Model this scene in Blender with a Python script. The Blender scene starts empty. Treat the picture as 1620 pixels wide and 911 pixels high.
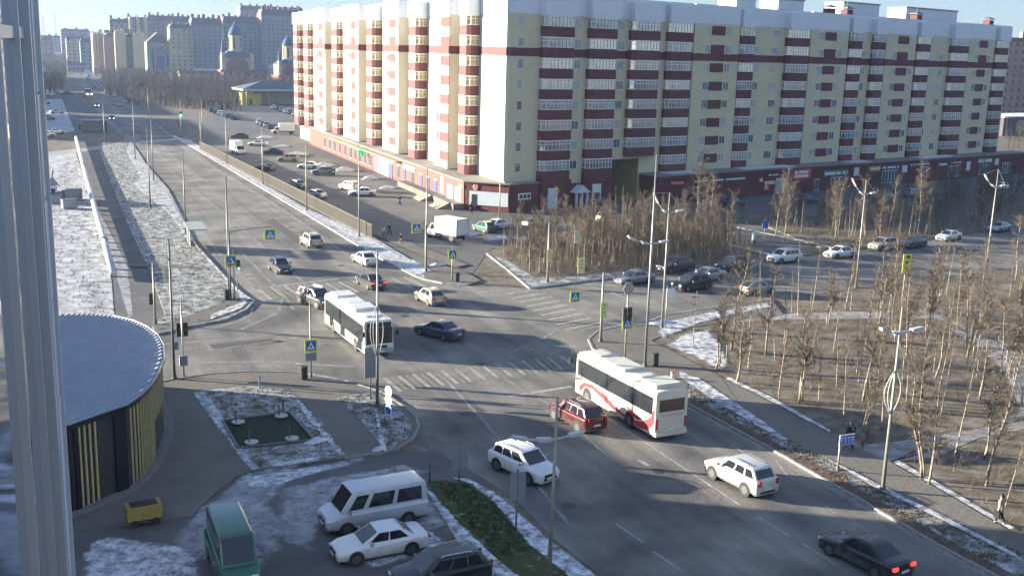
import bpy, bmesh, math, random
from math import sin, cos, pi, radians, atan2, hypot, sqrt, tan
from mathutils import Vector, Matrix
random.seed(7)
scene = bpy.context.scene
col = scene.collection

# ------------------------------------------------------------------ camera
cam_data = bpy.data.cameras.new('camera'); cam = bpy.data.objects.new('camera', cam_data); col.objects.link(cam)
cam_data.sensor_width = 36; cam_data.lens = 37.5156; cam_data.clip_start = 0.3; cam_data.clip_end = 9000
cam.matrix_world = Matrix.Translation((0, 0, 24.0)) @ Matrix([[0.914891, 0.061954, -0.39892], [-0.402748, 0.20795, -0.891376], [0.027731, 0.976175, 0.215203]]).to_4x4()
scene.camera = cam

# ------------------------------------------------------------------ sky, sun, exposure
SUN_EL, SUN_AZ = radians(9.8), radians(147)          # azimuth of the sun seen from the scene, counted from +X
sun_dir = Vector((cos(SUN_EL)*cos(SUN_AZ), cos(SUN_EL)*sin(SUN_AZ), sin(SUN_EL)))
world = bpy.data.worlds.new('World'); scene.world = world; world.use_nodes = True
wt = world.node_tree; wt.nodes.clear()
w_out = wt.nodes.new('ShaderNodeOutputWorld'); w_bg = wt.nodes.new('ShaderNodeBackground')
w_sky = wt.nodes.new('ShaderNodeTexSky'); w_sky.sky_type = 'NISHITA'; w_sky.sun_disc = False
w_sky.sun_elevation = SUN_EL; w_sky.sun_rotation = radians(90)-SUN_AZ
w_sky.air_density = 1.0; w_sky.dust_density = .4; w_sky.ozone_density = 3.0
w_tc = wt.nodes.new('ShaderNodeTexCoord'); w_map = wt.nodes.new('ShaderNodeMapping'); w_map.inputs['Scale'].default_value = (1.2, 1.2, 9.0)
w_noise = wt.nodes.new('ShaderNodeTexNoise'); w_noise.inputs['Scale'].default_value = 2.2; w_noise.inputs['Detail'].default_value = 7; w_noise.inputs['Roughness'].default_value = .58
w_ramp = wt.nodes.new('ShaderNodeValToRGB'); w_ramp.color_ramp.elements[0].position = .35; w_ramp.color_ramp.elements[1].position = .70
w_ramp.color_ramp.elements[0].color = (.12, .12, .12, 1); w_ramp.color_ramp.elements[1].color = (.75, .75, .75, 1)
w_mix = wt.nodes.new('ShaderNodeMixRGB'); w_mix.inputs['Color2'].default_value = (2.9, 3.1, 3.3, 1)
L = wt.links.new
L(w_tc.outputs['Generated'], w_map.inputs['Vector']); L(w_map.outputs[0], w_noise.inputs['Vector']); L(w_noise.outputs['Fac'], w_ramp.inputs['Fac'])
L(w_ramp.outputs['Color'], w_mix.inputs['Fac']); L(w_sky.outputs[0], w_mix.inputs['Color1']); w_tint = wt.nodes.new('ShaderNodeMixRGB'); w_tint.blend_type = 'MULTIPLY'; w_tint.inputs['Fac'].default_value = 1; w_tint.inputs['Color2'].default_value = (.82, .94, 1.18, 1)      # cool white balance of the camera
L(w_mix.outputs[0], w_tint.inputs['Color1']); L(w_tint.outputs[0], w_bg.inputs['Color'])
w_bg.inputs['Strength'].default_value = 0.052
L(w_bg.outputs[0], w_out.inputs['Surface'])
sd = bpy.data.lights.new('sun', 'SUN'); sd.energy = 5.0; sd.angle = radians(.5); sd.color = (1, .91, .74)
sun = bpy.data.objects.new('sun', sd); col.objects.link(sun); sun.rotation_euler = sun_dir.to_track_quat('Z', 'Y').to_euler()
vs = scene.view_settings; vs.view_transform = 'Standard'; vs.look = 'None'; vs.exposure = 2.22; vs.gamma = 1; vs.use_curve_mapping = False
scene.cycles.use_denoising = True; scene.cycles.max_bounces = 4; scene.cycles.diffuse_bounces = 2; scene.cycles.glossy_bounces = 2; scene.cycles.use_adaptive_sampling = True; scene.cycles.adaptive_threshold = .025; scene.cycles.transparent_max_bounces = 12
scene.cycles.volume_bounces = 0; scene.cycles.caustics_reflective = False; scene.cycles.caustics_refractive = False

# ------------------------------------------------------------------ helpers
def tag(o, label=None, cat=None, group=None, kind=None):
    if label: o['label'] = label
    if cat: o['category'] = cat
    if group: o['group'] = group
    if kind: o['kind'] = kind
    return o
def empty(name, loc=(0,0,0), rz=0, label=None, cat=None, group=None):
    o = bpy.data.objects.new(name, None); col.objects.link(o); o.empty_display_size = .3
    o.location = (loc[0], loc[1], loc[2] if len(loc) > 2 else 0); o.rotation_euler.z = rz
    return tag(o, label, cat, group)
def inst(name, me, parent=None, loc=None, rz=None):
    o = bpy.data.objects.new(name, me); col.objects.link(o)
    if parent: o.parent = parent
    if loc is not None: o.location = loc
    if rz is not None: o.rotation_euler.z = rz
    return o
class MB:
    def __init__(s): s.v = []; s.f = []; s.m = []; s.mi = 0
    def add(s, vs, fs, mi=None):
        b = len(s.v); s.v += [tuple(p) for p in vs]
        for f in fs: s.f.append([b+i for i in f]); s.m.append(s.mi if mi is None else mi)
    def box(s, x0, x1, y0, y1, z0, z1, mi=None):
        s.add([(x0,y0,z0),(x1,y0,z0),(x1,y1,z0),(x0,y1,z0),(x0,y0,z1),(x1,y0,z1),(x1,y1,z1),(x0,y1,z1)],
              [(0,3,2,1),(4,5,6,7),(0,1,5,4),(1,2,6,5),(2,3,7,6),(3,0,4,7)], mi)
    def prism(s, poly, z0, z1, mi=None, bottom=True):
        a = sum(poly[i][0]*poly[(i+1)%len(poly)][1]-poly[(i+1)%len(poly)][0]*poly[i][1] for i in range(len(poly)))
        if a < 0: poly = poly[::-1]
        n = len(poly)
        vs = [(p[0],p[1],z0) for p in poly]+[(p[0],p[1],z1) for p in poly]
        fs = [tuple(range(n,2*n))]+[(i,(i+1)%n,n+(i+1)%n,n+i) for i in range(n)]
        if bottom: fs.append(tuple(range(n-1,-1,-1)))
        s.add(vs, fs, mi)
    def sheet(s, poly, z, mi=None):
        a = sum(poly[i][0]*poly[(i+1)%len(poly)][1]-poly[(i+1)%len(poly)][0]*poly[i][1] for i in range(len(poly)))
        if a < 0: poly = poly[::-1]
        s.add([(p[0],p[1],z) for p in poly], [tuple(range(len(poly)))], mi)
    def tube(s, pts, rad, n=8, mi=None, cap=True):
        pts = [Vector(p) for p in pts]; k = len(pts)
        if not isinstance(rad, (list, tuple)): rad = [rad]*k
        vs = []; fs = []; prev = None
        for i, p in enumerate(pts):
            t = (pts[min(i+1,k-1)]-pts[max(i-1,0)]).normalized()
            if prev is None: a = t.cross(Vector((0,0,1)) if abs(t.z) < .9 else Vector((1,0,0))).normalized()
            else: a = (prev-t*prev.dot(t)).normalized()
            prev = a; b = t.cross(a)
            for j in range(n):
                w = 2*pi*j/n; vs.append(p+(a*cos(w)+b*sin(w))*rad[i])
        for i in range(k-1):
            for j in range(n): fs.append((i*n+j, i*n+(j+1)%n, (i+1)*n+(j+1)%n, (i+1)*n+j))
        if cap: fs += [tuple(range(n-1,-1,-1)), tuple(range((k-1)*n, k*n))]
        s.add(vs, fs, mi)
    def disc(s, c, axis, r, th, n=16, mi=None):
        c = Vector(c); ax = Vector(axis).normalized(); s.tube([c-ax*th/2, c+ax*th/2], r, n, mi)
    def obox(s, c, ux, uy, uz, mi=None):
        c = Vector(c); ux = Vector(ux); uy = Vector(uy); uz = Vector(uz); vs = []
        for k in (-1,1):
            for a, b in ((-1,-1),(1,-1),(1,1),(-1,1)): vs.append(c+ux*a+uy*b+uz*k)
        s.add(vs, [(0,3,2,1),(4,5,6,7),(0,1,5,4),(1,2,6,5),(2,3,7,6),(3,0,4,7)], mi)
    def mesh(s, name, mats, smooth=False):
        me = bpy.data.meshes.new(name); me.from_pydata(s.v, [], s.f)
        for m in (mats if isinstance(mats, (list, tuple)) else [mats]): me.materials.append(m)
        if any(s.m): me.polygons.foreach_set('material_index', s.m)
        if smooth: me.polygons.foreach_set('use_smooth', [True]*len(me.polygons))
        me.update(); return me
    def build(s, name, mats, parent=None, smooth=False, **kw):
        return tag(inst(name, s.mesh(name, mats, smooth), parent), **kw)
def bx(name, mat, parent, *c):
    b = MB(); b.box(*c); return b.build(name, mat, parent)
_cache = {}
def cached(key, fn):
    if key not in _cache: _cache[key] = fn()
    return _cache[key]

# ------------------------------------------------------------------ materials
MATS = {}
def mat(name, colr, rough=.7, metal=0, noise=0, nscale=3, spec=.5, bump=0, bscale=40, emit=None, estr=0, c2=None, detail=5, coat=0):
    if name in MATS: return MATS[name]
    m = bpy.data.materials.new(name); m.use_nodes = True; nt = m.node_tree; b = nt.nodes['Principled BSDF']
    b.inputs['Base Color'].default_value = (*colr, 1); b.inputs['Roughness'].default_value = rough; b.inputs['Metallic'].default_value = metal
    b.inputs['Specular IOR Level'].default_value = spec
    if coat: b.inputs['Coat Weight'].default_value = coat; b.inputs['Coat Roughness'].default_value = .08
    if emit: b.inputs['Emission Color'].default_value = (*emit, 1); b.inputs['Emission Strength'].default_value = estr
    if noise or bump:
        tc = nt.nodes.new('ShaderNodeTexCoord')
    if noise:
        n = nt.nodes.new('ShaderNodeTexNoise'); n.inputs['Scale'].default_value = nscale; n.inputs['Detail'].default_value = detail; n.inputs['Roughness'].default_value = .62
        nt.links.new(tc.outputs['Object'], n.inputs['Vector'])
        r = nt.nodes.new('ShaderNodeValToRGB'); r.color_ramp.elements[0].position = .3; r.color_ramp.elements[1].position = .7
        d = c2 or tuple(c*(1-noise) for c in colr)
        r.color_ramp.elements[0].color = (*d, 1); r.color_ramp.elements[1].color = (*[min(1, c*(1+noise*.5)) for c in colr], 1)
        nt.links.new(n.outputs['Fac'], r.inputs['Fac']); nt.links.new(r.outputs['Color'], b.inputs['Base Color'])
    if bump:
        n2 = nt.nodes.new('ShaderNodeTexNoise'); n2.inputs['Scale'].default_value = bscale; n2.inputs['Detail'].default_value = 3
        nt.links.new(tc.outputs['Object'], n2.inputs['Vector'])
        bp = nt.nodes.new('ShaderNodeBump'); bp.inputs['Strength'].default_value = bump; bp.inputs['Distance'].default_value = .05
        nt.links.new(n2.outputs['Fac'], bp.inputs['Height']); nt.links.new(bp.outputs[0], b.inputs['Normal'])
    MATS[name] = m; return m
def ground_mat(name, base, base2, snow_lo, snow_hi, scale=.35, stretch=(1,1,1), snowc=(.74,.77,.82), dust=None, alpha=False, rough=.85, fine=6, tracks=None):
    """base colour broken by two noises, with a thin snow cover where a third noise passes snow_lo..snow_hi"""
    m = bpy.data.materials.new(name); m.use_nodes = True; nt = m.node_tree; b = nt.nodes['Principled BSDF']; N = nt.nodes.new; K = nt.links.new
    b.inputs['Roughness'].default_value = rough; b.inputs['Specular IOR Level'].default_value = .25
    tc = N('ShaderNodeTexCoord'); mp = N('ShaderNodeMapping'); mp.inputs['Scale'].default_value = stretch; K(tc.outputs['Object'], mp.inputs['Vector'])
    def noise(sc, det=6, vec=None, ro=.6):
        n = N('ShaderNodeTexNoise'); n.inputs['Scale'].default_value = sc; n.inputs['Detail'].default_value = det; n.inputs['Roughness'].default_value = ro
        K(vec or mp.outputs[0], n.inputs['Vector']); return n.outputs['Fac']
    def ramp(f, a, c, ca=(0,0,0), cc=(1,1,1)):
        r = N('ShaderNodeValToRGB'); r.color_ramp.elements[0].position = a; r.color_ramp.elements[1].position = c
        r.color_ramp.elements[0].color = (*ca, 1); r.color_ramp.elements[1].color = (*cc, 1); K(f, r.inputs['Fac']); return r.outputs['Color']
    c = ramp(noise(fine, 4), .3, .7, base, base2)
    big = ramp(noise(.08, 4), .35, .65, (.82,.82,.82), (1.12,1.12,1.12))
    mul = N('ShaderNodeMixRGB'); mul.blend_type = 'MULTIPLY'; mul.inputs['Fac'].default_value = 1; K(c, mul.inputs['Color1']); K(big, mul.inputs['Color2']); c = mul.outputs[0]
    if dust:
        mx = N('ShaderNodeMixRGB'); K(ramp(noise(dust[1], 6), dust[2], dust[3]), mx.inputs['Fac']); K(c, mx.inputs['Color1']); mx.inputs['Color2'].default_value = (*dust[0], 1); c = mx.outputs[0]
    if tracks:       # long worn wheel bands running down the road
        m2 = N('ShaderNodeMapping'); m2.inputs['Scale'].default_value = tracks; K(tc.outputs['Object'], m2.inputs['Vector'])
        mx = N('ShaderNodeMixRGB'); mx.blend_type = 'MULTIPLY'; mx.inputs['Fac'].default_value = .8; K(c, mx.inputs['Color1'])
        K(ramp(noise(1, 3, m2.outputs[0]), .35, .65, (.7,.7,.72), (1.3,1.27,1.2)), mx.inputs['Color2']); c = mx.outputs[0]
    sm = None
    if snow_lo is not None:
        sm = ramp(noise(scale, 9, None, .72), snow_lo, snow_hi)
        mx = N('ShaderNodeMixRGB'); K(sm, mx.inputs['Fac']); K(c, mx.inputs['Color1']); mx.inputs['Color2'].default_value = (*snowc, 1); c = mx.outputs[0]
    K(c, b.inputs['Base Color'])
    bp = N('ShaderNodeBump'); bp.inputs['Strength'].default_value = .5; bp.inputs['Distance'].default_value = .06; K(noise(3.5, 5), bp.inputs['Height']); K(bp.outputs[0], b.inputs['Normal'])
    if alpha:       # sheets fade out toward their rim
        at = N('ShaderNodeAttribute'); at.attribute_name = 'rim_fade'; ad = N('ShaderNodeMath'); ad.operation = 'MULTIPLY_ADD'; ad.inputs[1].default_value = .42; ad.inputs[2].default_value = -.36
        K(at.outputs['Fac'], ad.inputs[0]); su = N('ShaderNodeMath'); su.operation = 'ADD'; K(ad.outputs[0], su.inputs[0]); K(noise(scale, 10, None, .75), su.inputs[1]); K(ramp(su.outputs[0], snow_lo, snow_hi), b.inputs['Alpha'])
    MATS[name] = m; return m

ASPH = ground_mat('asphalt', (.105,.102,.101), (.15,.145,.138), .70, .95, .5, dust=((.27,.255,.225), .14, .40, .70), fine=14, tracks=(.55,.012,1))
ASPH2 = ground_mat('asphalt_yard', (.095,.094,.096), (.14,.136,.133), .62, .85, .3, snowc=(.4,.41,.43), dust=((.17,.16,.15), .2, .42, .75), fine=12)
PAVE = ground_mat('pavement', (.14,.128,.112), (.19,.175,.152), .66, .8, .45, fine=10, dust=((.2,.185,.16), .5, .45, .8))
SC = (.62,.64,.68)
KERB = ground_mat('kerbstone', (.22,.21,.19), (.32,.30,.27), .45, .7, .8, snowc=SC)
SNOWF = ground_mat('snowy_field', (.10,.085,.065), (.17,.145,.11), .32, .66, .6, fine=5, snowc=SC)
SNOWG = ground_mat('snowy_grass', (.05,.053,.025), (.12,.105,.055), .38, .72, .9, fine=7, snowc=SC)
DRYG = ground_mat('dry_grass', (.095,.074,.046), (.16,.125,.08), .42, .86, .6, fine=5, snowc=(.34,.32,.30))
GREENG = ground_mat('green_grass', (.035,.055,.015), (.085,.085,.035), .56, .80, 1.3, fine=8, snowc=SC)
SNOW = ground_mat('snow_cover', (.52,.53,.56), (.66,.68,.72), .40, .64, 1.5, alpha=True, fine=2, snowc=(.70,.72,.76))
SNOWT = ground_mat('thin_snow', (.38,.39,.41), (.50,.51,.53), .36, .70, 1.1, alpha=True, fine=3, snowc=(.48,.49,.51))
DUST = ground_mat('road_dust', (.30,.285,.25), (.38,.36,.32), .18, .70, 1.4, alpha=True, snowc=(.36,.345,.31), stretch=(1,.3,1))
BRICKP = ground_mat('kerb_dirt', (.10,.07,.06), (.17,.12,.10), .56, .82, .9, fine=8, snowc=(.34,.33,.32))
PAINT = ground_mat('road_paint', (.12,.115,.11), (.20,.19,.18), .30, .62, 1.8, snowc=(.42,.41,.39), fine=9)
PAINTY = ground_mat('road_paint_yellow', (.11,.105,.09), (.17,.155,.12), .34, .66, 1.8, snowc=(.31,.275,.19), fine=9)
WHITE = mat('white_paint', (.78,.78,.76), .45, noise=.12, nscale=2)
GREYM = mat('galvanised', (.30,.31,.30), .45, .6, noise=.15, nscale=4)
POLE = mat('pole_paint', (.30,.285,.24), .5, .3, noise=.2, nscale=3)
POLED = mat('pole_dark', (.15,.15,.16), .5, .3, noise=.2, nscale=3)
BLACK = mat('black_plastic', (.02,.02,.022), .5)
RUBBER = mat('tyre_rubber', (.03,.03,.031), .85, noise=.3, nscale=9)
RIM = mat('wheel_rim', (.22,.225,.23), .35, .8, noise=.2, nscale=12)
GLASSC = mat('vehicle_glass', (.018,.022,.028), .06, 0, spec=.8)
SIGNB = mat('sign_blue', (.02,.13,.48), .4)
SIGNY = mat('sign_fluorescent', (.62,.72,.05), .45)
SIGNW = mat('sign_white', (.8,.8,.8), .4)
SIGNK = mat('sign_black', (.015,.015,.015), .5)
SIGNBACK = mat('sign_back', (.27,.28,.30), .5, .3, noise=.15, nscale=2)

# ------------------------------------------------------------------ ground, roads, pavements
def flat(name, poly, z, m, label=None, cat=None, kind='structure', parent=None):
    b = MB(); b.sheet(poly, z); me = b.mesh(name, m)
    if m in (SNOW, SNOWT):
        bm = bmesh.new(); bm.from_mesh(me); bm.normal_update(); A = sum(f.calc_area() for f in bm.faces); per = sum(e.calc_length() for e in bm.edges)
        n0 = len(bm.verts); bmesh.ops.inset_region(bm, faces=bm.faces[:], thickness=min(1.1, .55*A/per), use_even_offset=True, use_boundary=True); bm.to_mesh(me); bm.free()
        at = me.attributes.new('rim_fade', 'FLOAT', 'POINT'); at.data.foreach_set('value', [0.0 if i < n0 else 1.0 for i in range(len(me.vertices))])
    o = inst(name, me, parent)
    if parent is None: tag(o, label, cat, None, kind)
    elif kind == 'stuff': o['kind'] = 'stuff'
    return o
flat('ground', [(-7000,-300),(7000,-300),(7000,8000),(-7000,8000)], -.03, DRYG, 'dry brown ground with thin snow reaching the horizon', 'ground')
main_right = [(42,-60), (40.91,34.08), (40.96,41.01), (41.18,50.10), (41.03,61.13), (41.15,68.68), (41.39,75.60), (42.45,78.40), (44.51,80.63), (51.32,82.54)]
north_right = [(36.67,107.50), (35.75,128.08), (35.07,176.28), (33.47,266.37), (32.98,292.28), (34.55,397.24), (35.20,511.91), (35.02,616.67), (49.27,997.28), (64.17,1434.09)]
north_left = [(47.62,1413.10), (25.16,837.30), (21.71,596.33), (20.36,426.78), (19.94,331.01), (20.61,283.52), (19.27,224.12), (19.24,186.09), (17.78,154.60), (16.89,135.39), (17.26,111.82), (17.59,103.70), (18.13,100.99), (16.76,97.67), (14.30,94.46), (11.14,93.12), (8.07,91.22), (3.25,89.07), (-60,96)]
west_south = [(-60,82), (4.72,76.91), (7.70,77.78), (10.61,78.44), (13.52,78.13), (17.13,76.58), (19.67,73.72), (21.47,70.11), (21.97,66.57), (21.72,62.76), (20.52,60.24), (21.45,57.61), (22.58,52.32), (22.85,48.55), (22.77,44.51), (23.08,40.41), (22.6,-60)]
east_north = [(144.37,119.58), (117.91,111.95), (98.71,107.43), (81.55,105.01), (71.42,102.23), (57.58,100.71), (46.09,98.46), (40.44,101.73)]
east_south = [(51.32,82.54), (53.46,83.90), (67.76,86.41), (87.20,89.24), (112.68,92.50)]
road = flat('road', main_right[:-1]+east_south+[(420,158),(420,186)]+east_north+north_right+north_left+west_south, 0, ASPH, 'grey asphalt crossroads with salt dust and worn markings', 'road')
# yard in front of the long facade, parking lot beside the fence, access road by the round building
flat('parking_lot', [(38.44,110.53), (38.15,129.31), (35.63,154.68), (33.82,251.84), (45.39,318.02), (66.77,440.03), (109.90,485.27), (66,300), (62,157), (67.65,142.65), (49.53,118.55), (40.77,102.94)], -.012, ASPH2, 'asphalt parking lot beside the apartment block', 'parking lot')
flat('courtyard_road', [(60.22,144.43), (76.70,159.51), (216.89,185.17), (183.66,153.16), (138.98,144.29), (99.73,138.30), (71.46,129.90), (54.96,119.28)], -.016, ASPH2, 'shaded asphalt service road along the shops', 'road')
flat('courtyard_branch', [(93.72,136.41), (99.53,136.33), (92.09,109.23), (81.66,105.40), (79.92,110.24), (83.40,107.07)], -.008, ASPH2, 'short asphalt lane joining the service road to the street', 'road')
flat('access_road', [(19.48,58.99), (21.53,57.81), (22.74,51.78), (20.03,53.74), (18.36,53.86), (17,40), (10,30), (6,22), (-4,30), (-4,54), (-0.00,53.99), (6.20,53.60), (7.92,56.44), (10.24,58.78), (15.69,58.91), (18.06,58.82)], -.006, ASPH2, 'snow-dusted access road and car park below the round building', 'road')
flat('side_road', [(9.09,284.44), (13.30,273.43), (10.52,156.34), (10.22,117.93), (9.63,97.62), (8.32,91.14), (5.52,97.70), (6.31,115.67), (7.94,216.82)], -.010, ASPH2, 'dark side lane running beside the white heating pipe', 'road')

def slab(name, poly, h, m, label, cat, kerb=.18):
    """raised pavement with a stone kerb of single stones along its rim"""
    b = MB(); b.prism(poly, -.04, h, bottom=False); o = b.build(name, m); tag(o, label, cat, None, 'structure')
    return o
kerbme = MB(); kerbme.box(-.485,.485,-.09,.09,-.04,.145); kerb_mesh = kerbme.mesh('kerbstone', KERB)
kerb_root = empty('kerb', (0,0,0)); tag(kerb_root, 'pale stone kerb lining the crossroads', 'kerb', None, 'structure')
KN = 0
def kerb(pts, maxn=400, far=False):
    """kerbstones one by one near the camera, one long run beyond"""
    global KN
    mb = MB()
    for a, b in zip(pts[:-1], pts[1:]):
        d = hypot(b[0]-a[0], b[1]-a[1]); ang = atan2(b[1]-a[1], b[0]-a[0])
        if far or KN > 285 or hypot(a[0], a[1]) > 92:
            cx, cy = (a[0]+b[0])/2, (a[1]+b[1])/2; ux = (cos(ang)*d/2, sin(ang)*d/2, 0); uy = (-sin(ang)*.1, cos(ang)*.1, 0)
            mb.obox((cx,cy,.05), ux, uy, (0,0,.095))
        else:
            n = max(1, int(d)); 
            for i in range(n):
                t = (i+.5)/n; o = inst('kerbstone', kerb_mesh, kerb_root, (a[0]+(b[0]-a[0])*t, a[1]+(b[1]-a[1])*t, random.uniform(-.012,.008)), ang+random.uniform(-.012,.012)); o.scale.x = d/n; KN += 1
    if mb.v: o = mb.build('kerb_run', KERB, kerb_root); o['kind'] = 'stuff'
def offset(pts, d):
    out = []
    for i, p in enumerate(pts):
        a = pts[max(i-1,0)]; b = pts[min(i+1,len(pts)-1)]; l = hypot(b[0]-a[0], b[1]-a[1]) or 1
        out.append((p[0]-(b[1]-a[1])/l*d, p[1]+(b[0]-a[0])/l*d))
    return out
PATHM = ground_mat('trodden_path', (.20,.18,.165), (.30,.28,.26), .42, .70, .7, fine=5, snowc=(.48,.47,.48))
# --- south-east side: dirt strip, snowy verge, pavement, wood floor
se_kerb = [(42,-60)]+[(40.91,34.08), (40.82,37.23), (40.96,41.01), (41.05,45.21), (41.18,50.10), (41.13,55.30), (41.03,61.13), (41.16,64.96), (41.15,68.68), (41.05,72.37), (41.39,75.60), (42.45,78.40), (44.51,80.63), (47.70,81.73), (51.32,82.54), (53.46,83.90), (59.93,85.10), (67.76,86.41)]
verge_r = [(44.6,-60), (43.65,31.36), (44.12,34.65), (43.80,40.22), (43.59,44.38), (43.20,51.23), (43.71,57.47), (44.23,65.41), (44.43,69.38)]
pave_r = [(48,-60), (45.96,32.17), (45.76,36.89), (46.44,42.85), (46.80,46.86), (46.45,52.02), (46.96,58.94), (47.03,65.31), (47.42,73.21), (47.46,76.34), (51.99,78.94), (56.99,79.75), (64.68,80.38)]
slab('corner_pavement', se_kerb[7:]+[(64.68,80.38), (56.99,79.75), (51.99,78.94), (47.46,76.34), (47.42,73.21), (47.03,65.31), (43.71,57.47), (44.23,65.41)], .11, PAVE, 'grey pavement on the corner by the birch wood', 'pavement')
slab('footpath', verge_r[:-1]+[(44.51,64.98), (47.03,65.31), (46.96,58.94), (46.45,52.02), (46.80,46.86), (46.44,42.85), (45.76,36.89), (45.96,32.17), (48,-60)], .10, PAVE, 'grey footpath along the birch wood on the right', 'pavement')
slab('verge', se_kerb[:8]+verge_r[::-1][1:], .09, SNOWG, 'snowy grass verge between road and footpath', 'verge')
slab('dirt_strip', offset(se_kerb[:8], -.05)+offset(se_kerb[:8], -.9)[::-1], .125, BRICKP, 'narrow brown dirt strip along the kerb', 'verge')
kerb(se_kerb)
slab('wood_floor', [(48,-60), (45.96,32.17), (45.76,36.89), (46.44,42.85), (46.80,46.86), (46.45,52.02), (46.96,58.94), (47.03,65.31), (47.42,73.21), (47.46,76.34), (51.99,78.94), (56.99,79.75), (65.01,80.81), (81.92,83.62), (106.48,87.19), (300,120), (300,-60)], .07, DRYG, 'dry brown grass floor of the birch wood dusted with snow', 'ground')
for _k, pl in enumerate(([(46.45,52.02), (46.80,46.86), (49.34,47.87), (60.03,48.51), (61.34,49.66), (49.90,49.57), (47.03,49.86)], [(45.94,46.95), (46.80,46.86), (50.50,47.45), (63.42,51.47), (62.02,50.25), (50.14,46.55)],
           [(76.68,71.53), (77.39,67.77), (74.87,60.18), (59.80,47.30), (64.18,52.69), (69.96,59.00), (73.34,64.71)], [(56.99,79.75), (65.01,80.81), (80.82,78.07), (77.39,67.77), (78.36,74.78), (63.56,78.93)])):
    flat('wood_path', pl, .085+.004*_k, PATHM, 'trodden snowy path through the birch wood', 'path')
# --- north-east island and strip by the fence
ne_kerb = [(40.44,101.73), (38.21,103.36), (37.05,105.69), (36.67,107.50), (36.04,116.51), (35.75,128.08), (35.51,147.96), (35.07,176.28), (34.45,213.58), (33.47,266.37), (32.98,292.28)]
slab('fence_verge', ne_kerb[2:]+[(35.53,282.32), (35.62,262.80), (36.79,159.68), (39.24,132.42), (39.09,116.45), (38.44,110.53)], .10, SNOWF, 'snowy strip between the road and the parking fence', 'verge')
slab('corner_island', [(37.05,105.69), (38.44,110.53), (39.09,116.45), (41.60,112.62), (42.69,107.86), (42.55,103.41), (40.44,101.73), (38.21,103.36)], .115, PAVE, 'small bare corner island under the pedestrian sign', 'pavement')
kerb(ne_kerb)
flat('fence_walk', [(36.98,274.79), (38.12,162.83), (39.81,133.77), (40.87,121.78), (42.35,110.52), (44.40,111.83), (42.67,127.17), (41.65,136.39), (40.26,134.67)], .13, PAVE, 'narrow grey walk in front of the parking fence', 'path')
# --- grove in front of the facade
en_kerb = [(117.91,111.95), (98.71,107.43), (89.94,106.60)]
grove = [(46.09,98.46), (57.58,100.71), (71.42,102.23), (81.00,105.16), (83.26,116.40), (87.72,131.61), (79.72,135.39), (62.18,126.96), (49.53,118.55), (48.70,114.58)]
slab('grove_floor', grove, .10, DRYG, 'dry grass floor of the grove before the facade', 'ground')
kerb([(81.00,105.16), (71.42,102.23), (64.14,101.31), (57.58,100.71), (51.20,99.53), (46.09,98.46), (47.90,108.94), (49.21,117.78)])
slab('grove_edge', [(46.34,99.01), (57.92,101.32), (59.73,102.95), (51.19,102.58), (48.83,103.27), (49.85,113.45), (49.38,115.21), (47.90,108.94)], .112, SNOWG, 'snowy rim of the grove along the street', 'verge')
slab('far_grove_floor', [(82.72,105.53), (99.05,107.82), (118.35,112.38), (144.97,120.09), (183.66,153.16), (138.34,143.61), (99.53,136.33), (93.57,109.77)], .09, DRYG, 'dry grass floor of the trees along the shops', 'ground')
# --- north-west side
nw_kerb = [(20.61,283.52), (19.27,224.12), (19.24,186.09), (17.78,154.60), (16.89,135.39), (17.08,122.99), (17.26,111.82), (17.59,103.70), (18.13,100.99), (16.76,97.67), (14.30,94.46), (11.14,93.12), (8.07,91.22)]
slab('north_west_lawn', nw_kerb+[(8.14,94.53), (9.63,97.62), (10.22,117.93), (10.52,156.34), (12.54,254.33), (14.31,266.63)], .09, SNOWG, 'snow-streaked lawn left of the main road', 'lawn')
kerb(nw_kerb)
slab('bus_stop_pavement', [(21.35,283.46), (19.74,224.05), (19.64,186.01), (18.11,154.52), (17.07,134.42), (16.37,133.69), (16.86,157.84), (14.80,193.02), (16.69,202.93), (18.19,253.67)], .12, SNOWF, 'snow-covered pavement of the bus stop', 'pavement')
slab('corner_walk', [(18.13,100.99), (16.76,97.67), (11.14,93.12), (8.07,91.22), (8.28,93.80), (11.64,96.99), (15.07,101.10), (17.12,105.60), (17.59,103.70)], .115, PAVE, 'pavement on the far left corner', 'pavement')
flat('lawn_path', [(8.41,122.75), (16.39,118.29), (16.37,117.22), (8.28,120.96)], .11, PAVE, 'narrow path crossing the lawn', 'path')
flat('field', [(-11.79,243.50), (7.59,257.91), (7.40,206.56), (6.19,115.71), (5.28,96.59), (1.77,87.24), (-6.32,89.91)], -.004, SNOWF, 'snowy field left of the heating pipe', 'field')
flat('far_walk', [(-1.18,250.21), (7.70,260.96), (19.91,276.31), (32.84,288.32), (32.47,282.57), (19.39,269.45), (7.64,251.98), (-1.19,243.39)], .015, PAINT, 'pale snowy walk crossing the side lane', 'path')
flat('pipe_side_snow', [(7.31,188.48), (7.92,156.96), (8.49,122.00), (7.16,98.39), (6.29,97.46), (6.51,114.96), (6.77,143.77)], .004, SNOWT, 'trodden snow on the side lane', 'snow', 'stuff')
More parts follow.
